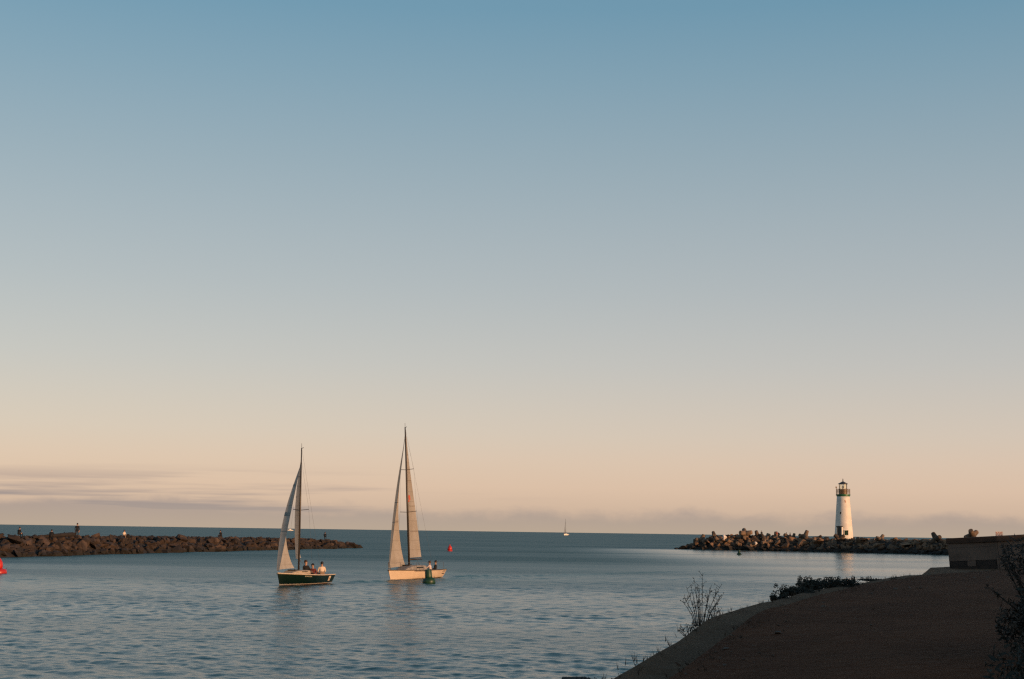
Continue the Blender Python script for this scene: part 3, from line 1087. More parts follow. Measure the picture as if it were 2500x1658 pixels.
def sailboat(name, loc, yaw, heel, P):
    t = empty(name, loc, (R(heel), 0, R(yaw)))
    L, B, F0, F1, xb = P['L'], P['B'], P['F0'], P['F1'], P['xb']
    me, port = hull_mesh(L, B, F0, F1, xb, P['rows'], P['mats'], P.get('stern', .8), P.get('rake', .6), P.get('counter', .55))
    hull = link_mesh('hull', me, t)
    deck_mesh(port, well=(P['well'] if 'well' in P else None)).build('deck', P['deck'], t, not P.get('well'))
    # rub rail along the sheer
    for s in (1, -1):
        MB().tube([(c[0][0], c[0][1] * s, c[0][2] - .01) for c in port], .028, 6).build('rub_rail', P['rail'], hull, True)
    zd = F0 * .96
    # cabin trunk: rounded, tapering forward
    if P.get('cabin'):
        x0, x1, wc, hc = P['cabin']
        rows = []
        for i in range(9):
            a = i / 8
            x = x0 + (x1 - x0) * a
            h = hc * min(1, a * 3 + .05) * (1 if a < .95 else .9)
            wd = wc * (.55 + .45 * min(1, a * 1.8))
            rows.append([(x, -wd, zd - .08), (x, -wd * .93, zd + h * .75), (x, -wd * .6, zd + h * .97), (x, 0, zd + h), (x, wd * .6, zd + h * .97), (x, wd * .93, zd + h * .75), (x, wd, zd - .08)])
        mb = MB().grid(rows)
        mb.add(rows[-1], [tuple(range(7))])
        mb.add(rows[0], [tuple(range(7))[::-1]])
        cb = mb.build('cabin', P['cabin_mat'], t)
        for i in (-1, 1):
            MB().box((x0 + (x1 - x0) * .62, i * (wc * .965), zd + hc * .36), (abs(x1 - x0) * .34, .03, hc * .32)).build('cabin_window', M_DARK, cb)
        MB().box((x0 + (x1 - x0) * .38, 0, zd + hc + .012), (.5, .5, .05)).build('hatch', M_DARK, cb)
    # mast, boom, spreaders
    zt = P['mast']
    MB().tube([(0, 0, zd - .1), (0, 0, zt * .6), (0, 0, zt)], [P['mr'], P['mr'] * .95, P['mr'] * .55], 8).build('mast', M_ALU, t, True)
    MB().tube([(0, 0, zt - .02), (-.25, 0, zt + .04)], .02, 5).tube([(0, 0, zt), (0, 0, zt + .28)], .012, 5).build('wind_vane', M_ALU, t)
    a = R(P['sheet'])
    E, zb = P['E'], P['zboom']
    bd = Vector((-math.cos(a), -math.sin(a), 0))
    MB().tube([(0, 0, zb), tuple(bd * E * 1.04 + Vector((0, 0, zb + .02)))], P['mr'] * .75, 8).build('boom', M_ALU, t, True)
    for zs, wsp in P['spreaders']:
        for s in (1, -1):
            MB().tube([(0, 0, zs), (-.12, s * wsp, zs + .05)], .018, 5).build('spreader', M_ALU, t)
    # standing rigging
    zj = P['zjib']
    tack = Vector((xb - .12, 0, zd + .12))
    MB().tube([tuple(tack), (0.03, 0, zj)], .006, 4).build('forestay', M_ROPE, t)
    MB().tube([(xb - L + .15, 0, F1), (-.02, 0, zt)], .004, 4).build('backstay', M_ROPE, t)
    for s in (1, -1):
        pts = [(-.05, s * B * .42, zd - .05)] + [(-.12, s * wsp, zs + .05) for zs, wsp in P['spreaders']] + [(0, 0, zj + .1)]
        MB().tube(pts, .004, 4).build('shroud', M_ROPE, t)
    # jib
    head = Vector((0.02, 0, zj - .15))
    aj = R(P['jib_sheet'])
    clew = tack + Vector((-math.cos(aj), -math.sin(aj), 0)) * P['jib_foot'] + Vector((0, 0, P.get('clew_up', .12)))

    def jl(v):
        return tack.lerp(head, v)

    def jc(v):
        leech = clew.lerp(head, v) + Vector((0, -P['jib_twist'] * math.sin(math.pi * v ** .8), 0))
        return leech - jl(v)
    rows = sail_grid(jl, jc, camber=P['jcam'])
    jib = solid_sail(rows).build('jib', P['sail'], t, True)
    for (u0, u1, v0, v1) in P.get('jib_marks', []):
        patch(rows, u0, u1, v0, v1, .008).build('draft_stripe', mat('sail_stripe', (.10, .09, .085), .8), jib, True)
    # mainsail
    za, zh = zb + .10, zt - P.get('main_drop', .12)

    def ml(v):
        return Vector((-.06, 0, za + (zh - za) * v))

    def mc(v):
        ang = a + R(P['twist']) * v ** .8
        c = E * (1 - v) * (1 + .22 * math.sin(math.pi * min(v * 1.02, 1))) + .07
        return Vector((-math.cos(ang), -math.sin(ang), 0.02)) * c
    rows = sail_grid(ml, mc, camber=P['mcam'])
    main = solid_sail(rows).build('mainsail', P['sail2'], t, True)
    for vb in (.2, .4, .6, .8):
        patch(rows, .45 if vb < .7 else .1, .985, vb, vb + .006, .006).build('batten', mat('sail_batten', (.20, .17, .14), .7), main, True)
    if P.get('emblem'):
        me_ = mat('red_sail_emblem', (.50, .10, .05), .8)
        for (u0, u1, v0, v1) in P['emblem']:
            patch(rows, u0, u1, v0, v1, .008).build('sail_emblem', me_, main, True)
    # rudder and tiller
    xs = xb - L
    if P.get('fine', True):
        MB().box((xs + .5, 0, .05), (.3, .045, .9)).build('rudder', P['deck'], t)
        MB().tube([(xs + .45, 0, F1 + .05), (xs + 1.35, .12, F1 + .28)], .02, 6).build('tiller', mat('varnished_tiller', (.2, .09, .03), .4), t)
        MB().tube([tuple(bd * E * .7 + Vector((0, 0, zb))), (-1.75, 0, F1 + .1)], .010, 4).build('mainsheet', M_ROPE, t)
        MB().tube([tuple(clew), (-.9, -B * .36, zd)], .009, 4).build('jib_sheet', M_ROPE, t)
    return t, port, zd


M_HULLG = mat('dark_green_topsides', (0.0035, 0.015, 0.007), .28, .2, 1.5)
M_CREAM = mat('cream_stripe', (0.62, 0.50, 0.36), .5)
M_ANTI = mat('red_brown_antifoul', (0.10, 0.03, 0.015), .7)
M_HULLW = mat('white_topsides', (0.62, 0.48, 0.34), .4, .10, 1.2)
M_BLK = mat('black_boot', (0.02, 0.015, 0.012), .6)
M_DECKG = mat('tan_deck', (0.42, 0.34, 0.25), .7, .3, 3)
M_DECKW = mat('grey_deck', (0.40, 0.36, 0.32), .7, .3, 3)
M_LETTER_P = mat('pale_lettering', (.35, .33, .22), .6)

#      row indices between zfr levels: rub strip, topsides..., boot stripe, below water
boat_g, port_g, zd_g = sailboat('sailboat', (-12.28, 84.29, 0.02), -107.0, 0.6, dict(
    L=6.1, B=2.1, F0=.72, F1=.52, xb=2.72, rows=[1, 0, 0, 0, 0, 0, 0, 1, 2, 2, 2], mats=[M_HULLG, M_CREAM, M_ANTI],
    deck=M_DECKG, rail=M_CREAM, cabin=(1.5, -.5, .55, .14), cabin_mat=M_DECKG, mast=7.95, mr=.058, sheet=23, twist=24, E=2.35,
    zboom=1.35, spreaders=[(4.3, .5)], zjib=7.2, jib_sheet=6, jib_foot=2.6, jib_twist=.72, jcam=.17, mcam=.10, sail=SAILA, sail2=SAILA, rake=.14, counter=.08,
    jib_marks=[(.02, .96, .355, .362), (.02, .96, .5, .535), (.02, .96, .78, .80)], main_drop=.5, well=(.56, .93, .34)))
tag(boat_g, 'dark green hulled sailboat with full grey white sails and three crew', 'sailboat')
boat_w, port_w, zd_w = sailboat('sailboat', (-6.62, 96.43, 0.0), -111.3, 3.4, dict(
    L=7.2, B=2.35, F0=.66, F1=.56, xb=3.15, rows=[0, 0, 0, 0, 0, 0, 0, 0, 2, 2, 2], mats=[M_HULLW, M_CREAM, M_BLK],
    deck=M_DECKW, rail=mat('dark_rub_rail', (.06, .045, .03), .6), cabin=(1.35, -1.3, .72, .30), cabin_mat=mat('cabin_grey', (.30, .27, .24), .7, .4, 4),
    mast=10.2, mr=.075, sheet=8, twist=7, E=2.7, zboom=1.30, spreaders=[(4.45, .62), (7.3, .5)], zjib=9.75, jib_sheet=3, jib_foot=2.75,
    jib_twist=.52, jcam=.14, mcam=.08, sail=SAILB, sail2=SAILB, rake=.26, counter=.13,
    jib_marks=[(.02, .97, .337, .342), (.02, .97, .485, .49)],
    emblem=[(.30, .62, .470, .478), (.26, .44, .455, .495), (.5, .68, .45, .488), (.36, .56, .435, .448)], main_drop=.15, well=(.64, .95, .34)))
tag(boat_w, 'cream hulled sailboat with tall mast and red mark on its mainsail', 'sailboat')


def hull_point(port, t_, k):
    """point on the port side at station fraction and row fraction (0 sheer)"""
    fi = t_ * (len(port) - 1)
    i = min(int(fi), len(port) - 2)
    a = fi - i
    fk = k * 8
    j = min(int(fk), 7)
    b = fk - j
    g = lambda q, s: Vector(port[q][s])
    return (g(i, j) * (1 - a) + g(i + 1, j) * a) * (1 - b) + (g(i, j + 1) * (1 - a) + g(i + 1, j + 1) * a) * b


def hull_marks(port, parent, name, spans, m, off=.006):
    for (t0, t1, k0, k1) in spans:
        rows = []
        for q in range(4):
            tt = t0 + (t1 - t0) * q / 3
            rows.append([tuple(hull_point(port, tt, k0 + (k1 - k0) * s / 2) + Vector((0, off, 0))) for s in range(3)])
        MB().grid(rows).build(name, m, parent, True)


hg = [c for c in boat_g.children if c.name.startswith('hull')][0]
hw = [c for c in boat_w.children if c.name.startswith('hull')][0]
hull_marks(port_g, hg, 'stern_emblem', [(.835, .885, .22, .62)], mat('emblem_white', (.75, .62, .46), .6))
hull_marks(port_g, hg, 'stern_emblem', [(.848, .872, .36, .5)], mat('emblem_orange', (.5, .2, .06), .6), .012)
hull_marks(port_g, hg, 'hull_lettering', [(.36 + .022 * q, .375 + .022 * q, .20, .28) for q in range(5)], M_LETTER_P)
hull_marks(port_w, hw, 'hull_lettering', [(.34 + .02 * q, .352 + .02 * q, .10, .22) for q in range(8)], mat('dark_lettering_and_shade', (.06, .05, .05), .6))
hull_marks(port_w, hw, 'stern_shade_bands', [(.90, .985, .22, .30), (.905, .98, .42, .50)], mat('dark_lettering_and_shade', (.06, .05, .05), .6))  # dark bands painted in for the shade under the counter

# bow pulpit, stanchions and lifelines of the cream boat
mb = MB()
for s in (1, -1):
    mb.tube([(2.2, s * .42, zd_w), (2.25, s * .42, zd_w + .5), (3.05, s * .06, zd_w + .55), (3.0, s * .05, zd_w)], .014, 5)
mb.build('pulpit', M_ROPE, boat_w)
for s in (1, -1):
    for x_, y_ in ((.9, .95), (-.6, 1.1), (-2.2, 1.05), (-3.6, .92)):
        MB().tube([(x_, s * y_, zd_w - .1), (x_, s * y_, zd_w + .42)], .011, 5).build('stanchion', M_ROPE, boat_w)
    MB().tube([(2.25, s * .42, zd_w + .5), (.9, s * .95, zd_w + .42), (-.6, s * 1.1, zd_w + .42), (-2.2, s * 1.05, zd_w + .42), (-3.6, s * .92, zd_w + .42)], .006, 4).build('lifeline', M_ROPE, boat_w)

# distant yacht and motor boat near the horizon
yt, _, _ = sailboat('sailboat', (62.9, 1600, 0), -112.0, 1.0, dict(
    L=13, B=4.0, F0=1.5, F1=1.3, xb=5.5, rows=[0] * 9 + [1, 1], mats=[mat('far_hull_white', (.8, .74, .66), .5), M_ANTI], deck=M_DECKW, rail=M_CREAM,
    cabin=(3, -2.5, 1.1, .6), cabin_mat=M_WHITE, mast=18.2, mr=.15, sheet=12, twist=10, E=4.2, zboom=3.0, spreaders=[(8, 1.0), (13, .8)], zjib=16,
    jib_sheet=10, jib_foot=3.4, jib_twist=.3, jcam=.1, mcam=.08, sail=SAILD, sail2=SAILD, fine=False, main_drop=5.5))
tag(yt, 'tiny far sailboat with dark sails on the horizon', 'sailboat')

mbt = empty('motor_boat', (-305.0, 2000, 0), (0, 0, R(-160)))
tag(mbt, 'tiny white motor boat on the horizon seen between the green boat sails', 'motor boat')
mp, prt = hull_mesh(8.0, 2.8, 1.5, 1.0, 4.0, [0] * 9 + [1, 1], [mat('far_hull_white', (.8, .74, .66), .5), M_ANTI], .9, .1, .2)
link_mesh('hull', mp, mbt)
deck_mesh(prt).build('deck', M_WHITE, mbt)
MB().box((.2, 0, 1.9), (2.8, 1.9, 1.4), top=(.75, .85)).build('cabin', M_WHITE, mbt)
MB().box((1.25, 0, 2.05), (.3, 1.5, .5), Matrix.Rotation(R(-20), 4, 'Y')).build('windscreen', M_DARK, mbt)

# ------------------------------------------------------------------ buoys
M_RED = mat('red_buoy_paint', (0.52, 0.022, 0.012), .4, .25, 2.5, rnd=.1)
M_GRN = mat('green_buoy_paint', (0.012, 0.055, 0.022), .45, .35, 3.0)


def buoy(name, loc, label, m, shape, s=1.0, tilt=(0, 0)):
    t = empty(name, loc, (R(tilt[0]), R(tilt[1]), 0))
    if shape == 'nun':
        prof = [(.30, .25), (.34, .45), (.31, .70), (.20, .92), (.10, 1.02), (.04, 1.05)]
    elif shape == 'tall':
        prof = [(.50, .25), (.48, .55), (.40, .85), (.27, 1.1), (.22, 1.14)]
    else:
        prof = [(.235, .25), (.225, .40), (.215, .80), (.20, .83)]
    prof = [(r_ * s, z_ * s) for r_, z_ in prof]
    MB().lathe(prof, 20).build('body', m, t, True)
    rc = {'nun': .62, 'tall': .56, 'can': .42}[shape] * s
    MB().lathe([(rc * .55, -.25 * s), (rc * .95, -.12 * s), (rc, .06 * s), (rc * .93, .22 * s), (rc * .6, .30 * s), (.2 * s, .31 * s)], 24).build('float_collar', m, t, True)
    zt = prof[-1][1]
    if shape == 'tall':
        MB().tube([(0, 0, zt - .02), (0, 0, zt + .12)], .06, 8).lathe([(.10, .06), (.12, .12), (.07, .2)], 10, (0, 0, zt)).build('lantern', m, t)
    else:
        pts = [(.07 * s * math.cos(a), 0, zt + .07 * s * math.sin(a)) for a in np.linspace(0, math.pi, 8)]
        MB().tube(pts, .014 * s, 5).build('lifting_eye', m, t)
    for k in range(2):
        a = math.pi * k + .4
        MB().tube([(rc * .8 * math.cos(a), rc * .8 * math.sin(a), .2 * s), (rc * .95 * math.cos(a), rc * .95 * math.sin(a), .34 * s)], .02 * s, 5).build('mooring_ring', M_DARK, t)
    return tag(t, label, 'buoy', 'channel buoys')


buoy('buoy', (-34.38, 96.9, 0), 'red buoy with wide float collar cut by the left picture edge', M_RED, 'nun', 1.02)
buoy('buoy', (-9.43, 229.0, 0), 'small red buoy out beyond the cream sailboat', M_RED, 'tall', .76)
buoy('buoy', (-4.98, 90.3, 0.02), 'green can buoy floating right in front of the cream sailboat', M_GRN, 'can', 0.98, (0, -5))
buoy('buoy', (37.5, 234.2, 0), 'small green buoy in front of the lighthouse jetty', M_GRN, 'can', .95)

# ------------------------------------------------------------------ people
SKIN = mat('skin', (.38, .22, .15), .6)


def person(loc, yaw, label, top, legs, hair, pose='sit', lean=0.0, s=1.0, parent_rot=None, arms='lap'):
    """one continuous skinned body; x is forward, origin at the seat (sit) or the feet (stand)"""
    V, E_, Rr_, Mi = [], [], [], []

    def chain(pts, rs, mi, start=None):
        prev = start
        for p, r_ in zip(pts, rs):
            V.append(Vector(p))
            Rr_.append(r_)
            Mi.append(mi)
            if prev is not None:
                E_.append((prev, len(V) - 1))
            prev = len(V) - 1
        return prev
    hz = 0.10 if pose == 'sit' else 0.90
    ln = math.sin(R(lean))
    up = lambda z: (ln * z, 0, hz + z * math.cos(R(lean)))
    pel = chain([(0, 0, hz)], [.135], 1)
    chest = chain([up(.16), up(.34)], [.125, .145], 0, pel)
    neck = chain([up(.44), up(.49)], [.085, .055], 2, chest)
    hx, _, hzz = up(.56)
    head = chain([(hx + .015, 0, hzz), (hx + .012, 0, hzz + .09), (hx, 0, hzz + .15)], [.078, .092, .07], 2, neck)
    for sd in (1, -1):
        sh = chain([(up(.40)[0], sd * .17, up(.40)[2])], [.062], 0, chest)
        if arms == 'lap':
            el, wr = (up(.16)[0] + .06, sd * .25, up(.16)[2]), (up(.1)[0] + .28, sd * .16, up(.10)[2])
        elif arms == 'reach':
            el, wr = (up(.24)[0] + .2, sd * .22, up(.24)[2]), (up(.2)[0] + .42, sd * .14, up(.24)[2])
        else:
            el, wr = (up(.12)[0] - .03, sd * .24, up(.12)[2]), (up(-.1)[0] + .05, sd * .24, up(-.12)[2])
        a = chain([el], [.046], 0, sh)
        wv = Vector(wr)
        d = (wv - Vector(el)).normalized()
        b = chain([wr, wv + d * .07], [.032, .040], 2, a)
        side = d.cross(Vector((0, 0, 1)) if abs(d.z) < .8 else Vector((1, 0, 0))).normalized()
        dn = d.cross(side)
        for q, ln_ in enumerate((.075, .085, .08, .062)):
            r0 = wv + d * .08 + side * (q - 1.5) * .021
            i0 = len(V)
            chain([r0, r0 + d * ln_ * .55 + dn * .012, r0 + d * ln_ * .9 + dn * .035], [.010, .009, .008], 2)
        r0 = wv + d * .03 + side * -.035
        chain([r0, r0 + d * .03 - side * .025, r0 + d * .06 - side * .028], [.012, .011, .009], 2)
        hp = chain([(0.0, sd * .10, hz - .03)], [.105], 1, pel)
        if pose == 'sit':
            kn = chain([(.42, sd * .13, hz + .02)], [.068], 1, hp)
            an = chain([(.44, sd * .13, hz - .38)], [.045], 1, kn)
            chain([(.48, sd * .13, hz - .44), (.60, sd * .13, hz - .45)], [.05, .035], 3, an)
        else:
            kn = chain([(.02, sd * .11, .47)], [.066], 1, hp)
            an = chain([(0, sd * .11, .09)], [.045], 1, kn)
            chain([(.04, sd * .11, .04), (.17, sd * .12, .035)], [.048, .035], 3, an)
    # nose and ears
    chain([(hx + .09, 0, hzz + .06), (hx + .115, 0, hzz + .045)], [.014, .016], 2)
    for sd in (1, -1):
        chain([(hx, sd * .088, hzz + .07), (hx - .01, sd * .1, hzz + .05)], [.016, .014], 2)
    me = bpy.data.meshes.new('tmp')
    me.from_pydata([tuple(v) for v in V], E_, [])
    ob = bpy.data.objects.new('tmp', me)
    COL.objects.link(ob)
    sk = ob.modifiers.new('skin', 'SKIN')
    ob.modifiers.new('sub', 'SUBSURF').levels = 1
    if not me.skin_vertices:
        me.attributes  # layer is made by the modifier
    lay = me.skin_vertices[0].data if me.skin_vertices else None
    if lay is None:
        bm = bmesh.new()
        bm.from_mesh(me)
        bm.verts.layers.skin.verify()
        bm.to_mesh(me)
        bm.free()
        lay = me.skin_vertices[0].data
    linked = set()
    for a_, b_ in E_:
        linked.add(b_)
    for i, r_ in enumerate(Rr_):
        lay[i].radius = (r_, r_)
        lay[i].use_root = i not in linked
    dg = bpy.context.evaluated_depsgraph_get()
    res = bpy.data.meshes.new_from_object(ob.evaluated_get(dg))
    bpy.data.objects.remove(ob)
    res.materials.clear()
    for m in (top, legs, SKIN, mat('dark_shoes', (.03, .025, .02), .7)):
        res.materials.append(m)
    A = np.array([tuple(v) for v in V])
    for p in res.polygons:
        c = np.array(p.center)
        dd = np.linalg.norm(A - c, axis=1) - np.array(Rr_)
        p.material_index = Mi[int(dd.argmin())]
        p.use_smooth = True
    o = link_mesh('person', res, None, loc, (0, 0, R(yaw)), (s, s, s))
    # hair cap with a fringe line
    hm = MB()
    prof = [(.0, .118), (.045, .112), (.082, .082), (.102, .03), (.104, -.02), (.094, -.06)]
    n = 16
    rows = []
    for k in range(n + 1):
        an = 2 * math.pi * k / n
        front = max(0, math.cos(an))
        rows.append([(hx - .005 + r_ * math.cos(an), r_ * .92 * math.sin(an), hzz + .085 + (z_ if z_ > .02 else z_ + front * .07)) for r_, z_ in prof])
    hm.grid(rows)
    hm.build('hair', hair, o, True)
    return tag(o, label, 'person')


C_BLK = mat('black_jacket', (.006, .005, .005), .9)
C_NAVY = mat('dark_navy_jacket', (.007, .008, .011), .9)
C_JEAN = mat('dark_trousers', (.009, .008, .008), .9)
C_TAN = mat('tan_trousers', (.22, .15, .10), .85)
C_CREAM = mat('cream_shirt', (.62, .50, .38), .85)
C_PINK = mat('pale_shirt', (.60, .48, .44), .85)
C_RED = mat('red_jacket', (.30, .045, .03), .85)
C_MAROON = mat('maroon_jacket', (.13, .025, .02), .85)
HAIR_D = mat('dark_hair', (.012, .009, .008), .6)
HAIR_B = mat('brown_hair', (.05, .028, .015), .6)


def on_boat(boat, x, y, z):
    M = Matrix.Translation(boat.location) @ Matrix.Rotation(boat.rotation_euler.z, 4, 'Z') @ Matrix.Rotation(boat.rotation_euler.x, 4, 'X')
    return M @ Vector((x, y, z))


zs = .70
person(on_boat(boat_g, -.72, .15, zs - .20), -40, 'person in black jacket sitting just behind the green boat mast', C_BLK, C_JEAN, HAIR_B, lean=-6, s=1.05)
person(on_boat(boat_g, -1.5, .22, zs - .36), -100, 'person in maroon jacket sitting in the middle of the green boat', C_MAROON, C_JEAN, HAIR_D, lean=8)
person(on_boat(boat_g, -2.0, .58, zs - .26), 120, 'person in cream shirt sitting at the stern of the green boat', C_CREAM, C_TAN, HAIR_D, lean=4)
person(on_boat(boat_w, -2.3, .48, .36), 170, 'person in pale shirt reaching forward in the cream boat', C_PINK, C_JEAN, HAIR_B, lean=6, arms='reach', s=.95)
person(on_boat(boat_w, -3.0, .52, .38), 185, 'person in black jacket sitting at the stern of the cream boat', C_BLK, C_JEAN, HAIR_D, lean=-4, s=.95)

person((-50.9, 149, 2.22), 60, 'person in black sitting at the far left end of the left jetty', C_BLK, C_JEAN, HAIR_D, lean=14, s=.95)
person((-49.6, 155.6, 1.98), 100, 'person in black hunched behind the log on the left jetty', C_BLK, C_JEAN, HAIR_D, lean=25)
person((-49.05, 163, 1.86), 95, 'person in dark coat standing on top of the left jetty', C_NAVY, C_JEAN, HAIR_D, pose='stand', arms='down')
person((-47.2, 176, 1.98), -30, 'person in cream shirt sitting on the left jetty beside a dark pack', C_CREAM, C_TAN, HAIR_D, lean=6, s=.95)
person((-41.5, 207, 2.0), 150, 'person in black sitting hunched left of the green boat jib', C_BLK, C_JEAN, HAIR_D, lean=18, s=1.05)
person((-31.3, 244, 1.9), 90, 'person in dark clothes sitting near the tip of the left jetty', C_NAVY, C_JEAN, HAIR_D, lean=5)
person((53.9, 306.5, 2.85), 90, 'person in black standing near the biggest block on the lighthouse jetty', C_BLK, C_JEAN, HAIR_D, pose='stand', arms='down', s=.82)
person((57.2, 306.5, 2.72), -60, 'person in red top standing alone midway along the lighthouse jetty crest', C_RED, C_TAN, HAIR_B, pose='stand', arms='down', s=.85)
person((59.1, 306.0, 3.05), 60, 'person in black beside a red jacketed companion on the lighthouse jetty', C_BLK, C_JEAN, HAIR_D, lean=5)
person((59.85, 306.0, 3.02), 20, 'person in red jacket sitting beside a companion in black on the lighthouse jetty', C_RED, C_MAROON, HAIR_B, lean=5)

# rounded pack next to the cream-shirted person
t = empty('backpack', (-46.75, 176.0, 1.78), (0, R(12), R(20)))
tag(t, 'dark backpack lying beside the cream shirted person on the left jetty', 'backpack')
o = MB().lathe([(.12, 0), (.22, .06), (.24, .25), (.2, .42), (.08, .52)], 14).build('bag', C_BLK, t, True)
o.scale = (1, .75, 1)
o = MB().lathe([(.02, .0), (.1, .02), (.12, .14), (.05, .22)], 10, (.2, 0, .06)).build('pocket', C_JEAN, t, True)
MB().tube([(-.2, .06, .1), (-.3, .06, .28), (-.12, .06, .46)], .02, 5).build('strap', C_JEAN, t)

# driftwood log on the left jetty crest
t = empty('driftwood_log', (-49.7, 157.0, 2.05), (0, 0, R(80)))
tag(t, 'long dark driftwood log lying along the top of the left jetty', 'log')
ML = mat('driftwood', (.022, .015, .010), .9, .4, 3, .02, 8)
MB().tube([(-4.6, 0, -.12), (-2, .06, -.02), (1, -.04, .10), (4.2, .05, .20), (4.6, .05, .2)], [.12, .17, .21, .25, .2], 9).build('trunk', ML, t, True)
MB().tube([(2.6, 0, .15), (3.0, .3, .35), (3.1, .5, .42)], [.09, .06, .03], 6).build('branch_stub', ML, t, True)
MB().tube([(4.3, 0, .2), (4.6, -.2, .42), (4.7, -.22, .5)], [.1, .06, .03], 6).build('root_stub', ML, t, True)

# ------------------------------------------------------------------ plants
M_LEAF = mat('dark_scrub_leaf', (0.020, 0.020, 0.010), .8, .5, 2.0)
M_LEAF2 = mat('brown_scrub_leaf', (0.050, 0.034, 0.020), .8, .5, 2.0)
M_TWIG = mat('dark_twig', (0.028, 0.020, 0.014), .9)


def leaf_cloud(mb, n, centre, radii, size, r, flat=0.0):
    for _ in range(n):
        while True:
            p = Vector((r.uniform(-1, 1), r.uniform(-1, 1), r.uniform(-1, 1)))
            if .35 < p.length < 1:
                break
        c = Vector((centre[0] + p.x * radii[0], centre[1] + p.y * radii[1], centre[2] + p.z * radii[2]))
        a = Vector((r.gauss(0, 1), r.gauss(0, 1), r.gauss(0, 1))).normalized()
        b = a.orthogonal().normalized()
        s = size * r.uniform(.6, 1.4)
        q = a.cross(b) * s * .12
        mb.add([c - a * s, c + b * s * .42 + q, c + a * s, c - b * s * .42 + q], [(0, 1, 2, 3)])


def shrub(name, loc, radii, n, size, label, seed, m=M_LEAF, clumps=7, stems=8):
    r = random.Random(seed)
    t = empty(name, loc)
    tag(t, label, 'shrub', 'shrubs on the sandy bank')
    mb = MB()
    st = MB()
    for k in range(clumps):
        c = (r.uniform(-.75, .75) * radii[0], r.uniform(-.6, .6) * radii[1], radii[2] * r.uniform(-.1, .62))
        kk = r.uniform(.3, .5)
        leaf_cloud(mb, n // clumps, c, (radii[0] * kk, radii[1] * kk * 1.1, radii[2] * kk * 1.1), size, r)
    for k in range(stems):
        e = Vector((r.uniform(-.9, .9) * radii[0], r.uniform(-.7, .7) * radii[1], radii[2] * r.uniform(.5, 1.05)))
        b = Vector((e.x * .35, e.y * .35, -.08))
        st.tube([b, b.lerp(e, .5) + Vector((r.uniform(-.05, .05), 0, .04)), e], [.014, .009, .003], 4)
        leaf_cloud(mb, 26, e, (.05, .05, .07), size * .8, r)
    mb.build('foliage', m, t)
    st.build('stems', M_TWIG, t)
    return t


# low mat of scrub along the crest: three plants grown into each other
shrub('shrub', (7.60, 34.45, 2.0), (.80, .4, .25), 3600, .035, 'largest dark scrub mound on the sand crest below the lighthouse', 1, clumps=16, stems=18)
shrub('shrub', (6.45, 32.1, 1.96), (.52, .35, .16), 1900, .032, 'middle dark scrub growing lower left of the largest mound', 2, clumps=11, stems=14)
shrub('shrub', (5.62, 30.1, 1.92), (.2, .2, .12), 700, .028, 'small dark scrub tuft at the lower left end of the crest scrub', 3, clumps=5, stems=6)
shrub('shrub', (9.95, 38.35, 2.08), (.6, .3, .06), 900, .03, 'flat scrub patch right of the largest mound on the crest', 4, clumps=8, stems=8)


def twig_plant(loc, label, h, nst, seed, spread=.75, long_first=True):
    r = random.Random(seed)
    t = empty('bare_shrub', loc)
    tag(t, label, 'shrub', 'shrubs on the sandy bank')
    lv = MB()
    for k in range(nst):
        st = MB()
        a = (k / (nst - 1) - .5) * 2
        ln = h * (1.0 - .45 * abs(a)) * r.uniform(.72, 1.08)
        ex = a * spread * h * .75 + r.uniform(-.05, .05)
        ey = r.uniform(-.18, .18)
        b = Vector((a * .12 * h, r.uniform(-.04, .04), -.06))
        e = Vector((ex, ey, ln))
        pts = [b, b.lerp(e, .35) + Vector((-ex * .08, 0, .03)), b.lerp(e, .7) + Vector((-ex * .05, 0, .02)), e]
        st.tube(pts, [.009, .006, .004, .002], 5)
        for q in range(r.randint(4, 7)):
            u = r.uniform(.3, .98)
            i = min(int(u * 3), 2)
            p = pts[i].lerp(pts[i + 1], u * 3 - i)
            d = Vector((r.uniform(-.1, .1), r.uniform(-.06, .06), r.uniform(.03, .11)))
            st.tube([p, p + d * .6, p + d], [.004, .003, .0018], 4)
            leaf_cloud(lv, 3, p + d, (.012, .012, .015), .013, r)
        for q in range(5):
            u = r.uniform(.25, 1)
            i = min(int(u * 3), 2)
            leaf_cloud(lv, 2, pts[i].lerp(pts[i + 1], u * 3 - i), (.02, .02, .02), .016, r)
        st.build('stem', M_TWIG, t, True)
    lv.build('leaves', M_LEAF, t)
    return t


twig_plant((3.20, 24.0, 1.80), 'bare twiggy shrub standing up from the crest of the sand against the water', .80, 13, 8, .62)
twig_plant((3.50, 24.6, 1.85), 'small sprig just right of the bare twiggy shrub', .24, 3, 9, .5)
twig_plant((2.80, 22.4, 1.66), 'low leafy sprig left of the bare twiggy shrub', .20, 6, 10, 1.1)
twig_plant((0.98, 16.9, 1.42), 'wispy sprig at the bottom beside the dark mound', .17, 4, 12, 1.0)

# dark rounded clump and boulder at the bottom of the picture
me = rock_mesh(402, (1.2, 1, .7), 26)
me.materials.append(mat('dark_bank_rock', (.022, .015, .011), .95, .4, 4, .05, 9))
tag(link_mesh('boulder', me, None, (0.86, 17.2, 1.45), (0, 0, .4), (.33, .36, .30)), 'dark rounded boulder at the bottom edge left of the sand slope', 'rock')

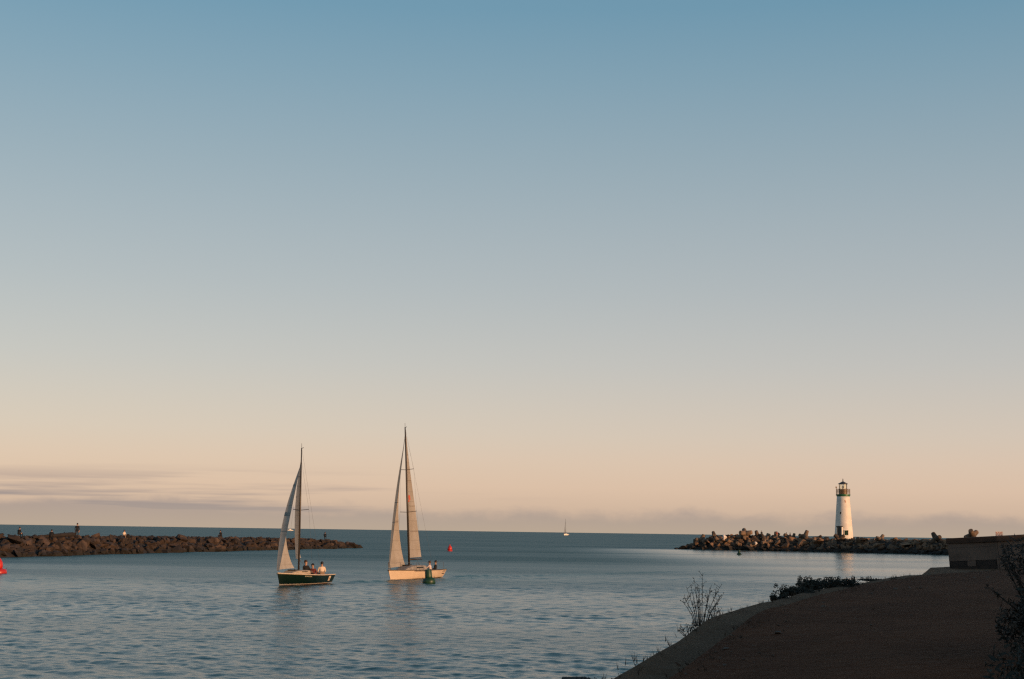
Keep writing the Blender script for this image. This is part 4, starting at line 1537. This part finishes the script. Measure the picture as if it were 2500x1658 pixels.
# big dark bush at the right edge
def edge_bush():
    r = random.Random(71)
    t = empty('bush', (6.0, 16.0, 2.08))
    tag(t, 'large dark bush cut by the right picture edge in front of the hut', 'shrub')
    lv, lv2 = MB(), MB()
    for k in range(46):
        c = (r.uniform(-.34, .9), r.uniform(-.7, .7), r.uniform(.0, 1.1))
        leaf_cloud(lv if k % 3 else lv2, 420, c, (.24, .3, .24), .028, r)
    for k in range(22):
        st = MB()
        e = Vector((r.uniform(-.62, .3), r.uniform(-.6, .6), r.uniform(.25, 1.25)))
        b = Vector((r.uniform(-.1, .3), r.uniform(-.2, .2), -.1))
        md = b.lerp(e, .5) + Vector((0, 0, .1))
        st.tube([b, md, e], [.016, .010, .003], 5)
        for q in range(16):
            u = r.uniform(.45, 1)
            p = md.lerp(e, (u - .45) / .55)
            leaf_cloud(lv2 if q % 2 else lv, 3, p, (.03, .03, .03), .022, r)
        st.build('stem', M_TWIG, t, True)
    lv.build('foliage', M_LEAF, t)
    lv2.build('dry_foliage', M_LEAF2, t)


edge_bush()

shrub('shrub', (4.12, 11.3, 1.5), (.42, .6, .85), 7000, .03, 'dark low shrub in the bottom right corner', 15, clumps=22, stems=20)

# thin dune grass sprigs along the crest
gr = random.Random(91)
mb = MB()
for k in range(170):
    u = gr.random() ** .8
    P_ = [np.array(p) for p in OUTER[2:14]]
    i = min(int(u * 11), 10)
    p = P_[i] + (P_[i + 1] - P_[i]) * (u * 11 - i)
    b = Vector((p[0] + gr.uniform(-.25, .15), p[1] + gr.uniform(-.2, .2), p[2] - .05))
    for q in range(gr.randint(2, 5)):
        e = b + Vector((gr.uniform(-.05, .05), gr.uniform(-.04, .04), gr.uniform(.06, .13)))
        mb.add([b + Vector((-.004, 0, 0)), b + Vector((.004, 0, 0)), e], [(0, 1, 2)])
o = mb.build('dune_grass', M_LEAF2)
tag(o, 'sparse short grass blades along the sand crest', 'grass', kind='stuff')

# loose stones and dry tufts scattered over the bank and along the lip of the path
stones = [rock_mesh(600 + k, (1, .8, .55), 10) for k in range(5)]
pts_i = resample(INNER, 200)
pts_n = resample(NEARR, 200)
sr = random.Random(17)
mb = MB()
for k in range(420):
    i = sr.randint(20, 150)
    u = abs(sr.gauss(0, .35))
    p = pts_i[i] * (1 - u) + pts_n[i] * u
    s_ = sr.uniform(.015, .05) if sr.random() < .9 else sr.uniform(.06, .11)
    me_ = sr.choice(stones)
    a_ = sr.uniform(0, 6.28)
    c_, n_ = math.cos(a_), math.sin(a_)
    x0, y0 = p[0] + sr.uniform(-.2, .2), p[1] + sr.uniform(-.2, .2)
    mb.add([(x0 + (v.co.x * c_ - v.co.y * n_) * s_, y0 + (v.co.x * n_ + v.co.y * c_) * s_, p[2] - .02 + v.co.z * s_) for v in me_.vertices],
           [tuple(q.vertices) for q in me_.polygons])
tag(mb.build('gravel', mat('bank_stones', (.10, .07, .05), .9, .4, 5)), 'loose stones scattered on the dark earth bank', 'gravel', kind='stuff')
mb = MB()
for k in range(520):
    i = sr.randint(15, 150)
    u = abs(sr.gauss(0, .06))
    p = pts_i[i] * (1 - u) + pts_n[i] * u
    b = Vector((p[0] + sr.uniform(-.1, .1), p[1] + sr.uniform(-.1, .1), p[2] - .04))
    for q in range(sr.randint(3, 6)):
        e = b + Vector((sr.uniform(-.06, .06), sr.uniform(-.06, .06), sr.uniform(.03, .09)))
        mb.add([b + Vector((-.005, 0, 0)), b + Vector((.005, 0, 0)), e], [(0, 1, 2)])
tag(mb.build('dry_grass', M_LEAF2), 'dry grass litter along the lip between path and bank', 'grass', kind='stuff')
